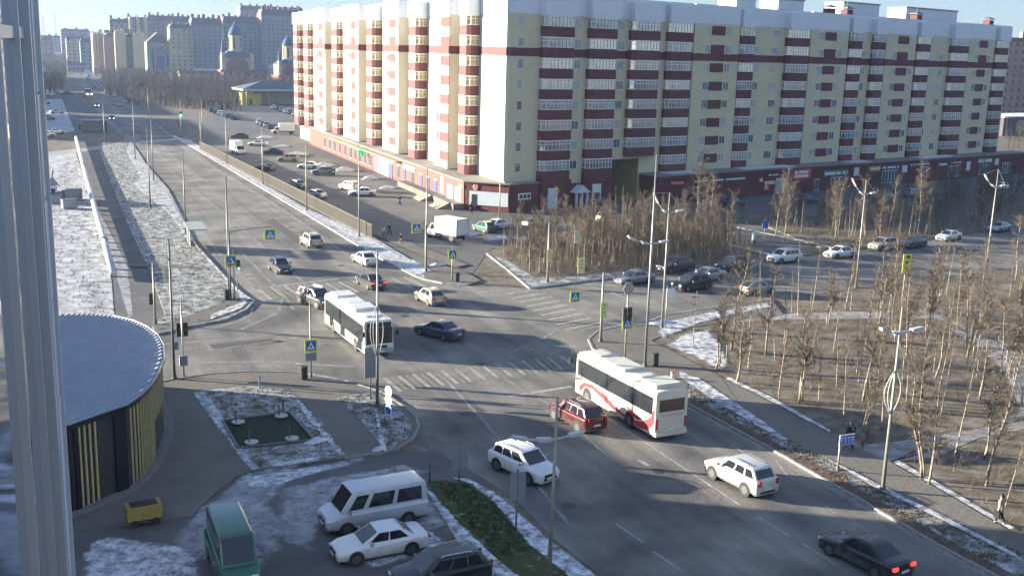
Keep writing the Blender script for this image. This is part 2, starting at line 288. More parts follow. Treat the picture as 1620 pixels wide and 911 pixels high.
# --- south-west island with two lawns
sw_kerb = [(4.72,76.91), (7.70,77.78), (10.61,78.44), (13.52,78.13), (17.13,76.58), (19.67,73.72), (21.47,70.11), (21.97,66.57), (22.08,64.47), (21.64,62.54), (20.66,60.66), (19.29,59.40), (18.06,58.82), (15.66,58.81)]
slab('plaza', sw_kerb+[(13.17,58.75), (10.22,58.68), (9.12,58.09), (7.92,56.44), (6.86,54.87), (6.20,53.60), (-0.00,53.99), (-1.07,67.67), (2.63,76.86)], .10, PAVE, 'grey paved plaza around the round building', 'pavement')
kerb(sw_kerb)
flat('lawn_bed', [(8.98,74.39), (10.47,74.49), (13.13,74.51), (15.31,72.99), (15.56,69.49), (15.89,65.97), (15.82,61.32), (15.88,59.17), (13.15,58.65), (10.22,58.68), (9.85,60.68), (9.52,65.09), (9.13,69.65)], .115, SNOWG, 'snowy lawn with the sunken green pad', 'lawn')
flat('lawn_triangle', [(18.03,69.80), (19.42,70.21), (21.18,70.21), (21.48,66.74), (21.37,63.14), (20.25,60.69), (18.34,58.95), (18.33,60.78), (18.42,65.09)], .115, SNOWG, 'small snowy triangular lawn at the kerb', 'lawn')
slab('kerb_lawn', [(18.83,53.78), (20.03,53.74), (21.29,52.50), (21.73,49.40), (21.42,45.40), (21.68,40.94), (21.8,-30), (12,-30), (13.3,33), (19.26,43.63), (18.98,47.09)], .06, GREENG, 'dark green lawn wedge beside the car park', 'lawn')
flat('salt_rim', [(19.95,54.56), (21.67,53.44), (22.39,50.97), (22.62,44.95), (23.08,40.41), (21.2,30), (21.40,41.04), (21.06,44.62), (21.40,49.96), (21.13,52.56)], .075, SNOW, 'snow along the rim of the lawn wedge', 'snow', 'stuff')
flat('salt_rim', [(18.53,53.80), (19.07,53.70), (19.13,47.03), (19.42,43.22), (19.79,40.42), (18.16,41.04), (17.74,45.64)], .075, SNOW, 'snow between parked cars and lawn wedge', 'snow', 'stuff')
# --- loose snow on the asphalt
SN = [([(7.29,55.59), (9.65,59.50), (13.17,58.75), (16.36,59.21), (17.73,58.50), (15.82,57.28), (12.31,56.54), (10.29,53.61), (8.27,48.11), (6.41,49.52)], SNOWT), ([(9.56,60.05), (10.15,58.31), (15.61,58.61), (14.32,57.30), (10.39,55.82), (9.33,56.67)], SNOW),
      ([(0.53,52.45), (2.03,53.39), (6.51,50.21), (6.12,45.61), (0.10,47.89)], SNOW), ([(5.93,55.21), (7.73,56.32), (10.47,56.25), (11.33,50.72), (8.73,45.83), (6.02,46.86), (4.22,51.07), (5.00,52.68)], SNOWT), ([(10.80,56.13), (14.20,56.84), (18.90,57.22), (20.52,55.06), (17.86,54.04), (13.96,53.14), (11.10,47.05), (9.39,49.13)], SNOWT),
      ([(11.10,47.05), (17.41,48.47), (17.86,45.97), (13.47,44.44)], SNOW), ([(15.07,54.58), (18.98,55.11), (18.64,48.01), (16.92,47.08)], SNOWT), ([(8.68,74.04), (10.01,74.34), (10.67,59.13), (9.73,59.99)], SNOW),
      ([(15.31,72.99), (15.64,69.47), (15.82,61.32), (15.88,59.17), (15.34,59.03), (15.06,66.92)], SNOW), ([(19.75,66.64), (20.07,66.53), (18.39,58.71), (17.94,59.20)], SNOW)]
for i, (pl, m) in enumerate(SN): flat('snow_patch', pl, .128+.004*i if i in (7,8,9) else .006+.004*i, m, 'thin patch of trodden snow on the paving', 'snow', 'stuff')
for i, pl in enumerate(([(33.69,298.40), (35.70,179.42), (36.36,130.26), (37.24,108.73), (36.36,108.28), (35.51,127.23), (34.76,174.76), (32.27,294.36)], [(35.53,282.32), (36.64,159.04), (38.97,131.50), (38.86,118.13), (37.55,117.68), (35.27,154.77), (33.41,254.98)],
      [(39.58,117.93), (39.56,109.49), (36.27,106.93), (36.55,111.08)], [(50.99,81.65), (59.31,84.19), (67.22,85.69), (65.84,83.27), (55.84,80.12), (50.00,76.83), (47.66,75.42), (48.67,77.71)],
      [(47.23,74.72), (51.26,77.78), (55.05,78.43), (53.25,73.39), (49.52,66.76), (47.42,65.87), (47.63,70.19)], [(46.88,64.68), (46.87,58.67), (46.45,52.02), (47.14,52.54), (47.77,59.56), (47.69,65.43)], [(46.69,46.68), (46.30,42.71), (45.63,36.77), (46.34,37.08), (47.09,43.11), (47.53,47.15)],
      [(17.23,110.85), (18.16,101.82), (16.59,97.98), (12.89,94.19), (13.23,96.49), (16.75,100.59)], [(44.69,68.38), (45.43,65.51), (44.23,56.74), (43.34,51.41), (42.39,52.23), (42.84,60.81), (43.56,66.14)],
      [(43.34,51.41), (43.59,44.38), (43.80,40.22), (43.82,34.39), (43.25,33.89), (43.09,39.96), (42.77,44.00)])):
    flat('snow_bank', pl, .137+.004*i, SNOW, 'strip of old snow along the kerb', 'snow', 'stuff')
for i, (a, b, w) in enumerate((((82.41,116.63), (83.88,103.94), 1.2), ((92.14,127.54), (95.47,108.31), 1.6))):
    dx, dy = b[0]-a[0], b[1]-a[1]; l = hypot(dx,dy); nx, ny = -dy/l*w/2, dx/l*w/2
    flat('snow_bank', [(a[0]+nx,a[1]+ny),(b[0]+nx,b[1]+ny),(b[0]-nx,b[1]-ny),(a[0]-nx,a[1]-ny)], .12+.004*i, SNOW, 'strip of old snow along the lane', 'snow', 'stuff')

# ------------------------------------------------------------------ markings
def strip(name, pts, w, m, z, n=1):
    b = MB(); lft = offset(pts, w/2); rgt = offset(pts, -w/2)
    if m is DUST:
        lft = offset(pts, w*.75); rgt = offset(pts, -w*.75); n = len(pts)
        b.add([(*p,z) for p in lft]+[(*p,z) for p in pts]+[(*p,z) for p in rgt], [(k*n+i,(k+1)*n+i,(k+1)*n+i+1,k*n+i+1) for k in (0,1) for i in range(n-1)])
        o = b.build(name, m, road); at = o.data.attributes.new('rim_fade', 'FLOAT', 'POINT'); at.data.foreach_set('value', [0.0]*n+[1.0]*n+[0.0]*n); return o
    for i in range(len(pts)-1): b.add([(*lft[i],z),(*rgt[i],z),(*rgt[i+1],z),(*lft[i+1],z)], [(0,1,2,3)])
    o = b.build(name, m, road); return o
def zebra(a, b, c, d, n, z=.006):
    """a-b near rim, d-c far rim; stripes run from rim to rim, white and yellow in turn"""
    for i in range(n):
        t0, t1 = (i+.06)/n, (i+.60)/n
        L_ = lambda p, q, t: (p[0]+(q[0]-p[0])*t, p[1]+(q[1]-p[1])*t)
        q = MB(); q.sheet([L_(a,b,t0), L_(a,b,t1), L_(d,c,t1), L_(d,c,t0)], z)
        q.build('crossing_stripe', PAINT if i % 2 == 0 else PAINTY, road)
zebra((22.67,70.16), (37.95,71.36), (38.34,74.81), (22.49,73.60), 27)
zebra((19.65,101.36), (37.26,102.67), (36.58,107.87), (19.20,106.79), 24)
zebra((42.84,97.26), (42.05,80.74), (46.20,81.97), (46.98,98.51), 18)
MK = [(((19.03,106.53), (28.44,108.88)), .4), (((29.80,66.50), (35.16,67.17)), .4), (((34.28,60.21), (34.26,44.97)), .16), (((34.24,43.23), (34.38,40.73)), .14), (((34.46,39.92), (34.51,37.39)), .14), (((39.27,52.86), (39.23,51.14)), .14),
      (((39.17,50.60), (39.20,49.06)), .14), (((38.59,40.95), (38.68,38.58)), .14), (((40.37,49.72), (39.48,47.49)), .12), (((26.62,45.22), (26.83,42.77)), .14), (((26.79,41.74), (27.01,39.53)), .14), (((38.70,43.16), (38.54,42.25)), .12),
      (((32.36,52.71), (32.46,51.70)), .3), (((30.99,63.30), (31.34,59.64)), .13), (((19.32,113.57), (20.33,113.97)), .5), (((19.30,111.55), (20.23,111.61)), .5), (((24.87,120.03), (26.31,121.61)), .3),
      (((53.59,94.64), (53.76,89.24)), .35), (((55.21,91.71), (66.76,93.93)), .16), (((68.70,94.35), (75.50,95.48)), .16)]
for (pts, w) in MK: strip('lane_line', list(pts), w, PAINT, .006)
for pts, w in (([(31.09,252.16), (33.02,166.10), (33.06,131.13), (32.59,105.35)], 1.1), ([(23.78,181.04), (24.59,136.72), (24.54,106.45)], .55), ([(21.33,127.96), (21.43,104.30), (21.00,96.61)], .5), ([(18.80,134.89), (18.78,124.90)], .9),
               ([(8.01,88.12), (14.02,87.82), (22.33,88.87)], .5), ([(8.35,84.51), (15.21,85.78), (21.91,87.21)], .35), ([(7.89,82.46), (15.22,80.57), (21.33,77.09)], .6), ([(17.89,99.70), (16.70,95.41), (13.08,91.82), (10.34,90.93)], .35), ([(21.14,102.05), (19.36,95.83), (15.05,90.74)], .5),
               ([(45.46,97.09), (48.58,94.32), (55.32,93.20), (67.14,94.48)], .4), ([(37.26,102.67), (40.58,98.55), (45.58,97.05)], 1.0), ([(26.89,71.77), (26.16,63.05), (25.26,53.87), (24.21,45.95)], .35), ([(31.17,70.33), (31.76,63.90), (30.88,54.01)], .3),
               ([(41.56,82.27), (37.10,78.65), (26.67,71.85)], .3), ([(33.71,390.13), (32.17,282.59), (31.09,252.16)], .9), ([(15.45,470.95), (14.25,352.20), (15.68,303.65)], .4)):
    o = strip('dust_band', pts, w, DUST, .010); o['kind'] = 'stuff'
strip('dust_band', [(40.74,61.68), (40.98,49.84), (40.78,40.82), (40.65,33.83)], 1.0, DUST, .011)['kind'] = 'stuff'

# manholes and mended asphalt
MAN = mat('cast_iron', (.05,.05,.05), .6, .5); PATCH = ground_mat('asphalt_patch', (.082,.08,.08), (.115,.112,.108), .75, .95, .8, fine=16)
for p in ((18.90,68.34), (30.93,74.80), (32.50,50.74), (30.05,91.23), (23.68,61.31), (25.29,48.09), (30.60,115.73), (30.81,142.88), (60.93,89.98), (17.35,86.11)):
    b = MB(); b.disc((*p,.008), (0,0,1), .36, .012, 20); o = b.build('manhole_cover', MAN, road)
    b = MB(); b.disc((*p,.006), (0,0,1), .42, .012, 20); b.build('manhole_ring', PATCH, road)
for i, pl in enumerate(([(24.66,66.35), (25.15,63.40), (27.05,64.10), (26.64,66.84)], [(26.99,97.45), (30.05,91.23), (31.07,92.44), (28.12,98.78)], [(28.61,149.05), (28.96,130.81), (30.38,132.78), (30.07,151.05)], [(11.83,86.88), (17.06,87.26), (17.04,85.59), (12.08,85.20)])):
    flat('asphalt_patch', pl, .003, PATCH, parent=road)
# grass tufts that throw their own small shadows
TUFT = mat('dead_grass', (.16,.12,.065), .9, noise=.4, nscale=1.5); TG = random.Random(8)
def tri_pts(poly, n):
    xs = [p[0] for p in poly]; ys = [p[1] for p in poly]; out = []
    while len(out) < n:
        p = (TG.uniform(min(xs),max(xs)), TG.uniform(min(ys),max(ys))); c = False; j = len(poly)-1
        for i in range(len(poly)):
            if (poly[i][1] > p[1]) != (poly[j][1] > p[1]) and p[0] < (poly[j][0]-poly[i][0])*(p[1]-poly[i][1])/(poly[j][1]-poly[i][1])+poly[i][0]: c = not c
            j = i
        if c: out.append(p)
    return out
def tufts(poly, n, z, h, label, m=None):
    b = MB()
    for p in tri_pts(poly, n):
        for k in range(5):
            a = TG.uniform(0,6.28); x, y = p[0]+TG.uniform(-.12,.12), p[1]+TG.uniform(-.12,.12); hh = h*TG.uniform(.4,1); w = .025
            b.add([(x-sin(a)*w,y+cos(a)*w,z),(x+sin(a)*w,y-cos(a)*w,z),(x+cos(a)*hh*.5,y+sin(a)*hh*.5,z+hh)], [(0,1,2)])
    o = b.build('grass_tufts', m or TUFT); tag(o, label, 'grass', None, 'stuff')
tufts(nw_kerb+[(9.63,97.62), (10.22,117.93), (10.52,156.34), (12.54,254.33)], 1500, .09, .28, 'dead grass tufts on the lawn left of the main road')
tufts([(7.24,247.75), (7.40,206.56), (6.19,115.71), (5.28,96.59), (1.63,97.75), (-0.79,190.11)], 800, 0, .3, 'dead grass tufts in the snowy field')
tufts([(8.98,74.39), (15.31,72.99), (15.89,65.97), (15.88,59.17), (13.15,58.65), (10.22,58.68), (9.52,65.09)], 900, .115, .12, 'grass tufts in the snowy lawn round the green pad')
tufts([(18.03,69.80), (21.18,70.21), (21.37,63.14), (20.25,60.69), (18.34,58.95), (18.42,65.09)], 350, .115, .12, 'grass tufts in the triangular lawn')
tufts([(41.14,60.65), (41.18,50.10), (41.14,41.20), (40.91,34.08), (44.12,34.65), (43.59,44.38), (43.20,51.23), (44.23,65.41)], 1700, .09, .14, 'grass tufts on the verge by the footpath')
tufts([(19.54,53.43), (21.23,52.33), (21.57,49.03), (21.13,44.01), (19.55,43.52), (19.13,47.03)], 700, .06, .1, 'short turf of the lawn wedge', mat('turf_blades', (.06,.07,.02), .9, noise=.4, nscale=2))
# heaps of cleared snow
HEAP = mat('heaped_snow', (.62,.64,.68), .85, noise=.35, nscale=1.8, bump=.4, bscale=6)
def heap(p, rx, ry, h, rz, label):
    R = random.Random(int(p[0]*10)); b = MB(); n, m = 18, 5; vs = [(0,0,h)]; fs = []
    for i in range(1,m+1):
        for j in range(n):
            a = 2*pi*j/n; t = i/m; q = 1+R.uniform(-.16,.16)*(1 if i < m else 1.4); vs.append((cos(a)*rx*t*q, sin(a)*ry*t*q, h*(1-t**1.6)*(1+R.uniform(-.25,.2))-.02*(i == m)))
    for j in range(n):
        fs.append((0,1+j,1+(j+1)%n))
        for i in range(m-1): fs.append((1+i*n+j,1+(i+1)*n+j,1+(i+1)*n+(j+1)%n,1+i*n+(j+1)%n))
    b.add(vs, fs); o = b.build('snow_heap', HEAP, None, True); o.location = (p[0],p[1],.0); o.rotation_euler.z = rz; tag(o, label, 'snow heap', 'heaps of cleared snow')
for k, (p, rx, ry, h, rz, lb) in enumerate((((14.73,62.06),1.3,.7,.3,.2,'low snow heap at the near rim of the lawn with the green pad'), ((12.89,59.16),2.4,.5,.2,.1,'long low snow heap along the plaza edge'), ((18.03,59.51),.9,.4,.25,.5,'snow lump at the tip of the triangular lawn'),
        ((55.89,288.66),2.6,1.2,.6,.4,'snow heap by the far white sedan'), ((53.87,241.87),3.0,1.2,.7,.3,'snow heap before the shop windows, farthest'), ((54.23,218.75),2.6,1.0,.6,.2,'snow heap beside the grey estate car'), ((56.02,208.90),2.8,1.1,.7,.3,'snow heap in front of the white shopfront'), ((57.07,194.63),2.2,.9,.6,.5,'snow heap left of the shop stairs'), ((56.14,180.47),2.0,.8,.5,.5,'snow heap at the top of the shop stairs'), ((64.72,233.19),2.2,.8,.6,.4,'snow heap under the green cross'), ((54.63,262.53),2.2,.9,.5,.2,'snow heap between the dark sedan and the shops'),
        ((40.78,112.47),1.6,.8,.35,.6,'snow heap at the foot of the lamp post on the corner island'), ((51.61,81.45),1.8,.9,.3,.1,'snow heap beside the harp lamp post'), ((51.57,131.25),2.2,.8,.35,.2,'snow heap by the box lorry'), ((54.96,127.32),2.4,.8,.3,.1,'snow heap at the left end of the grove'))): heap(p, rx, ry, h, rz, lb)

# ------------------------------------------------------------------ the long apartment block
YEL = mat('render_yellow', (.64,.56,.36), .85, noise=.08, nscale=.4, bump=.15, bscale=30)
CREAM = mat('render_cream', (.62,.58,.46), .85, noise=.06, nscale=.4, bump=.15, bscale=30)
REDB = mat('brick_red', (.125,.034,.03), .8, noise=.25, nscale=1.2, bump=.25, bscale=25)
REDP = mat('parapet_red', (.125,.034,.032), .75, noise=.15, nscale=.8)
ATTIC = mat('attic_white', (.68,.71,.74), .6, noise=.06, nscale=.5)
ROOFG = mat('roof_grey', (.22,.21,.20), .8, noise=.25, nscale=.6)
WGLASS = mat('window_glass', (.16,.18,.21), .04, .4, spec=.9)
CURT = mat('window_curtain', (.42,.40,.36), .25, noise=.3, nscale=2.5, spec=.7)
FRAME = mat('window_frame', (.74,.74,.72), .5)
BGLZ = mat('balcony_glass', (.46,.46,.44), .07, .35, noise=.5, nscale=.9, spec=.9)
BEIGE = mat('balcony_lining', (.36,.29,.16), .6, noise=.15, nscale=1.5)
PASSW = mat('passage_yellow', (.42,.36,.16), .8, noise=.2, nscale=.8)
apt = empty('apartment_block', (65.1,149.4,0), 0, 'long nine-storey yellow and red apartment block with shops below', 'apartment building')
Z0, FL, HB0, HB1, ZT, ZR = 4.64, 3.13, 23.5, 24.75, 29.75, 32.86
A2 = .2299
wingL = (Vector((0,1,0)), Vector((-1,0,0)))                       # along, outward
wingR = (Vector((cos(A2),sin(A2),0)), Vector((sin(A2),-cos(A2),0)))
DEP = 13.0
def wp(w, s, o, z): return w[0]*s + w[1]*o + Vector((0,0,z))
def wbox(mb, w, s0, s1, o0, o1, z0, z1, mi=None):
    c = wp(w,(s0+s1)/2,(o0+o1)/2,(z0+z1)/2); mb.obox(c, w[0]*((s1-s0)/2), w[1]*((o1-o0)/2) if w is wingR else w[1]*((o1-o0)/2), Vector((0,0,(z1-z0)/2)), mi)
rowc = [Z0+2.1+FL*i for i in range(8)]
# core walls
SE = 142.00; LE = 138.69; PL, PR_ = 20.97, 28.02
def pt2(w, s_, o): v = wp(w, s_, o, 0); return (v.x, v.y)
inner = (13.0, 16.4)
core = MB()
core.prism([(0,0), pt2(wingR,SE,0), pt2(wingR,SE,-DEP), inner, (13,LE), (0,LE)], Z0+2.6, ZT)
core.prism([(0,0), pt2(wingR,PL,0), pt2(wingR,PL,-DEP), inner, (13,LE), (0,LE)], 0, Z0+2.6)
core.prism([pt2(wingR,PR_,0), pt2(wingR,SE,0), pt2(wingR,SE,-DEP), pt2(wingR,PR_,-DEP)], 0, Z0+2.6)
core.build('wall', YEL, apt)
lit = MB(); wbox(lit, wingL, .1, LE, -.2, .02, Z0, ZT-.005); lit.build('wall_cream', CREAM, apt)
att = MB(); att.prism([(-.06,-.06), pt2(wingR,SE+.02,.06), pt2(wingR,SE+.02,-DEP), inner, (13,LE), (-.06,LE)], ZT, ZR); attic = att.build('attic', ATTIC, apt)
rf = MB(); rf.prism([(.4,.3), pt2(wingR,SE-.3,-.3), pt2(wingR,SE-.3,-DEP+.3), (12.6,16.8), (12.6,LE-.3), (.4,LE-.3)], ZR+.004, ZR+.05); rf.build('roof', ROOFG, apt)
band = MB(); wbox(band, wingR, -.02, SE+.02, -.1, .05, HB0, HB1); wbox(band, wingL, -.02, LE+.02, -.1, .05, HB0+.002, HB1-.002); band.build('red_band', REDP, apt)
# lit inner side of the passage
pw = MB(); wbox(pw, wingR, PR_-.06, PR_-.004, -DEP+.5, -.05, 0, Z0+2.55); pw.build('passage_wall', PASSW, apt)
def win_mesh(kind, w, h):
    """origin at the centre of the opening, x along the wall, -y outward"""
    fr = MB(); d = .06
    for a in ((-w/2,-w/2+d,-h/2,h/2),(w/2-d,w/2,-h/2,h/2),(-w/2+d,w/2-d,-h/2,-h/2+d),(-w/2+d,w/2-d,h/2-d,h/2)): fr.box(a[0],a[1],-.09,.0,a[2],a[3])
    n = max(1, int(round(w/.75)))
    for i in range(1,n): x = -w/2+w*i/n; fr.box(x-.03,x+.03,-.08,0,-h/2+d,h/2-d)
    fr.box(-w/2-.05,w/2+.05,-.16,0,-h/2-.05,-h/2-.003)
    p = MB(); p.box(-w/2+d-.005,w/2-d+.005,-.04,-.012,-h/2+d-.005,h/2-d+.005)
    return fr.mesh('window', FRAME), p.mesh('pane', WGLASS if kind == 0 else CURT)
def orient(o, w, s, out, z):
    p = wp(w, s, out, z); o.location = p
    o.rotation_euler.z = (A2 if w is wingR else -pi/2)
rw = random.Random(3)
def window(w, s0, s1, out, zc, h=1.42):
    W = round(abs(s1-s0),1); k = 0 if rw.random() < .62 else 1
    a, b = cached(('win',W,h,k), lambda: win_mesh(k, W, h))
    o = inst('window', a, apt); orient(o, w, (s0+s1)/2, out, zc); inst('pane', b, o)
def bal_meshes(W, D, h, n, lining):
    """a glazed loggia bay: red parapet box below, framed glazing above"""
    ch = min(.55, D*.6)
    def ring(sh): return [(-W/2+sh,0),(-W/2+sh,-D+ch),(-W/2+ch,-D+sh),(W/2-ch,-D+sh),(W/2-sh,-D+ch),(W/2-sh,0)]
    par = MB(); par.prism(ring(0), -FL/2, -FL/2+1.55)
    gl = MB(); gl.prism(ring(.10), -FL/2+1.55, FL/2-.02)
    fr = MB(); zb, zt = -FL/2+1.55, FL/2
    r = ring(.04)
    for i in range(5):
        a, b = Vector((*r[i],0)), Vector((*r[i+1],0)); d = (b-a).length; t = (b-a).normalized(); nrm = Vector((t.y,-t.x,0))
        k = max(1, int(round(d/.72)))
        for j in range(k+1):
            c = a+t*(d*j/k); fr.obox(c+Vector((0,0,(zb+zt)/2)), t*.035, nrm*.05, Vector((0,0,(zt-zb)/2)))
        for z in (zb+.04, zt-.09, zb+(zt-zb)*.62): fr.obox((a+b)/2+Vector((0,0,z)), t*(d/2), nrm*.045, Vector((0,0,.04 if z != zt-.09 else .09)))
    cap = MB(); cap.prism(ring(-.04), FL/2-.10, FL/2-.004)
    return par.mesh('balcony', REDP), gl.mesh('balcony_glazing', lining), fr.mesh('glazing_frame', FRAME), cap.mesh('balcony_cap', FRAME)
def balcony_col(w, s0, s1, out, D, first=0, glz=None, top=True):
    W = round(s1-s0, 1)
    for i in range(first, 8):
        kind = (4 if rw.random() < (.12,.12,.2,.45,.5,.5,.6,.55)[i] else rw.choice((0,0,1,1,2))) if glz is None else glz
        m = {0: BGLZ, 1: mat('balcony_glass_dark', (.30,.32,.34), .05, .5, noise=.6, nscale=.8, spec=.9), 2: mat('balcony_glass_warm', (.58,.52,.40), .08, .35, noise=.5, nscale=1.1, spec=.8), 3: BEIGE, 4: mat('balcony_blind', (.85,.80,.66), .07, .35, noise=.35, nscale=1.6, spec=.9)}[kind]  # palest glass paints in bright reflections, more often on upper floors
        a, g, f, c = cached(('bal',W,D,kind), lambda: bal_meshes(W, D, 0, 0, m))
        o = inst('balcony', a, apt); orient(o, w, (s0+s1)/2, out, rowc[i]-.6)
        inst('balcony_glazing', g, o); inst('glazing_frame', f, o)
    if top:
        b = MB(); wbox(b, w, s0-.1, s1+.1, out, out+D+.05, rowc[7]+FL/2-.6+.01, ZR-.4); b.build('bay_head', ATTIC, apt)
    if first == 0:
        b = MB(); wbox(b, w, s0+.02, s1-.02, out, out+D-.05, Z0-.9, rowc[0]-.6-FL/2-.004); b.build('bay_foot', REDB, apt)
def pier(w, s0, s1, out, m, wins, back=0, sides=None):
    b = MB(); wbox(b, w, s0, s1, back+.003, out, Z0, ZT-.003); b.build('pier', m, apt)
    b = MB(); wbox(b, w, s0-.02, s1+.02, back+.07, out+.04, ZT, ZR+.02); b.build('pier_head', ATTIC, apt)
    b = MB(); wbox(b, w, s0-.03, s1+.03, back+.06, out+.04, HB0+.003, HB1-.003); b.build('band_return', REDP, apt)
    for kind, a, c in wins:
        for i in range(8):
            if kind == 'w': window(w, a, c, out, rowc[i])
            else:
                mb = MB(); wbox(mb, w, a, c, out-.02, out+.05, rowc[i]-.8, rowc[i]+.74); mb.build('red_panel', REDP, apt)
R_ = wingR
# right wing, from the corner outwards
for i in range(8): window(R_, 1.82, 2.90, 0, rowc[i])
balcony_col(R_, 6.09, 12.30, 0, 1.3)
for i in range(8): window(R_, 12.69, 14.25, 0, rowc[i])
balcony_col(R_, 15.44, 21.25, 0, 1.3)
for i in range(1,8): window(R_, 21.53, 23.47, 0, rowc[i])
balcony_col(R_, 24.31, 30.79, 0, 1.3, 1)
balcony_col(R_, 32.71, 38.63, 0, 1.1)
pier(R_, 38.94, 50.35, .55, YEL, [('w',41.60,43.02),('r',43.18,46.56),('w',46.72,48.20)])
balcony_col(R_, 50.68, 54.57, 0, 1.0)
for i in range(8): window(R_, 54.91, 56.46, 0, rowc[i])
for i in range(8): window(R_, 59.78, 61.74, 0, rowc[i])
balcony_col(R_, 63.35, 69.60, 0, 1.2)
pier(R_, 70.16, 81.61, .5, YEL, [('w',72.62,74.15),('r',74.34,77.84),('w',78.04,79.62)])
balcony_col(R_, 82.22, 86.08, 0, 1.0)
for i in range(8): window(R_, 86.50, 88.15, 0, rowc[i])
balcony_col(R_, 89.62, 93.43, 0, 1.2)
pier(R_, 94.08, 104.24, .5, YEL, [('w',96.46,97.77),('r',97.99,101.76),('w',101.99,103.34)])
balcony_col(R_, 105.15, 109.54, 0, 1.0)
for i in range(8): window(R_, 109.78, 111.18, 0, rowc[i])
for i in range(8): window(R_, 113.79, 115.47, 0, rowc[i])
balcony_col(R_, 117.41, 123.84, 0, 1.2)
pier(R_, 124.60, 134.43, .5, YEL, [('w',126.89,128.17),('r',128.42,131.80),('w',132.06,133.37)])
balcony_col(R_, 135.76, 140.35, 0, 1.0)
# left wing, lit by the sun, from the corner to the far end
W_ = wingL
pier(W_, -.02, 3.09, .25, CREAM, [], -.3)
_a, _b = 7.89, 15.17; balcony_col(W_, _a+min(.45*(_b-_a), 5.5), _b, .1, 2.0, 0, 3)
pier(W_, 16.29+2.5, 25.50, 2.4, CREAM, [('w',22.43,23.95),('r',18.30,22.28)])
b = MB(); wbox(b, W_, 26.12, 28.33, .04, 1.2, Z0, ZT-.01); b.build('pier', YEL, apt)
for i in range(8): window(W_, 29.94, 31.25, .02, rowc[i], 1.6)
_a, _b = 32.24, 40.88; balcony_col(W_, _a+min(.45*(_b-_a), 5.5), _b, .1, 2.0, 0, 3)
pier(W_, 43.06+2.5, 55.45, 2.4, CREAM, [('w',51.04,52.62),('r',47.17,50.84)])
for i in range(8): window(W_, 56.69, 58.35, .02, rowc[i], 1.6)
_a, _b = 59.19, 68.41; balcony_col(W_, _a+min(.45*(_b-_a), 5.5), _b, .1, 2.0, 0, 3)
pier(W_, 70.24+2.5, 84.94, 2.4, CREAM, [('w',78.36,80.10),('r',74.96,78.12)])
_a, _b = 86.51, 96.88; balcony_col(W_, _a+min(.45*(_b-_a), 5.5), _b, .1, 2.0, 0, 3)
pier(W_, 98.59+2.5, 112.46, 2.4, CREAM, [('w',107.48,109.32),('r',103.26,107.17)])
_a, _b = 114.37, 125.01; balcony_col(W_, _a+min(.45*(_b-_a), 5.5), _b, .1, 2.0, 0, 3)
_a, _b = 126.39, 136.45; balcony_col(W_, _a+min(.45*(_b-_a), 5.5), _b, .1, 2.0, 0, 3)
# roof housings and vents
for s0, s1, h, m in ((12.82, 22.91, 2.4, ATTIC), (54.57, 59.78, 2.2, ATTIC), (66.08, 73.58, 2.2, ATTIC), (85.88, 97.77, 2.6, ATTIC), (107.22, 126.63, 2.6, ATTIC)):
    b = MB(); wbox(b, R_, s0, s1, -9, -4.5, ZR+.02, ZR+h); o = b.build('stair_housing', m, apt)
    b = MB(); wbox(b, R_, s0-.2, s1+.2, -9.2, -4.3, ZR+h+.004, ZR+h+.2); b.build('housing_cap', ROOFG, o)
for px in (79.03, 84.45, 108.15, 136.30):
    b = MB(); wbox(b, R_, px-.9, px+.9, -3.4, -1.8, ZR+.02, ZR+1.1); o = b.build('vent_stack', REDB, apt)
    b = MB(); wbox(b, R_, px-1.1, px+1.1, -3.6, -1.6, ZR+1.3, ZR+1.42); c = wp(R_, px, -2.6, ZR+1.9)
    p4 = [wp(R_, px+a, -2.6+e, ZR+1.42) for a, e in ((-1.1,-1),(1.1,-1),(1.1,1),(-1.1,1))]; b.add(p4+[c], [(0,1,4),(1,2,4),(2,3,4),(3,0,4)]); b.build('vent_hood', mat('vent_tin', (.12,.10,.10), .5), o)
    b = MB(); b.tube([c, c+Vector((0,0,1.2))], .04, 5); b.build('aerial', POLED, o)
# ---- shops in the podium
def local(p): return (p[0]-65.1, p[1]-149.4)
pod = MB(); plA = [local((60.41,156.41)), local((60.91,189.91)), local((62.51,225.24)), local((64.59,266.83)), local((65.85,292.15))]
# left podium runs along the lit wing; right podium along the shaded one
xo = -5.0
PB = .06
PA, PE = Vector((-5.0,4.0,0)), Vector((-2.2,118.0,0)); pdir = (PE-PA).normalized(); wingP = (pdir, Vector((-pdir.y,pdir.x,0))); LP_ = (PE-PA).length; CORN = Vector((.3,-1.15,0)); cR = Vector((*pt2(wingR,5.84,1.2),0))
def pbox(mb, s0, s1, o0, o1, z0, z1): mb.obox(PA+pdir*((s0+s1)/2)+wingP[1]*((o0+o1)/2)+Vector((0,0,(z0+z1)/2)), pdir*((s1-s0)/2), wingP[1]*((o1-o0)/2), Vector((0,0,(z1-z0)/2)))
pd = MB(); pd.prism([(PA.x,PA.y),(PE.x,PE.y),(.3,PE.y),(.3,.5),(cR.x,cR.y+1.0),(cR.x,cR.y),(CORN.x,CORN.y)], 0, 4.3)
pd.build('podium', REDB, apt)
FASL = mat('podium_lit_brick', (.16,.068,.05), .8, noise=.2, nscale=1.0, bump=.2, bscale=25)  # brick repainted lighter for the sunlit face of the podium
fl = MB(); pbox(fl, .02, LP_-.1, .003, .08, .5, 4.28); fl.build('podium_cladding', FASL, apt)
rt = MB(); rt.prism([(PA.x-.4,PA.y-.3),(PE.x-.4,PE.y+.2),(-.01,PE.y+.2),(-.01,.1),(cR.x,cR.y+.6),(cR.x,cR.y-.3),(CORN.x-.1,CORN.y-.4)], 4.31, 4.5); rt.build('podium_roof', ROOFG, apt)
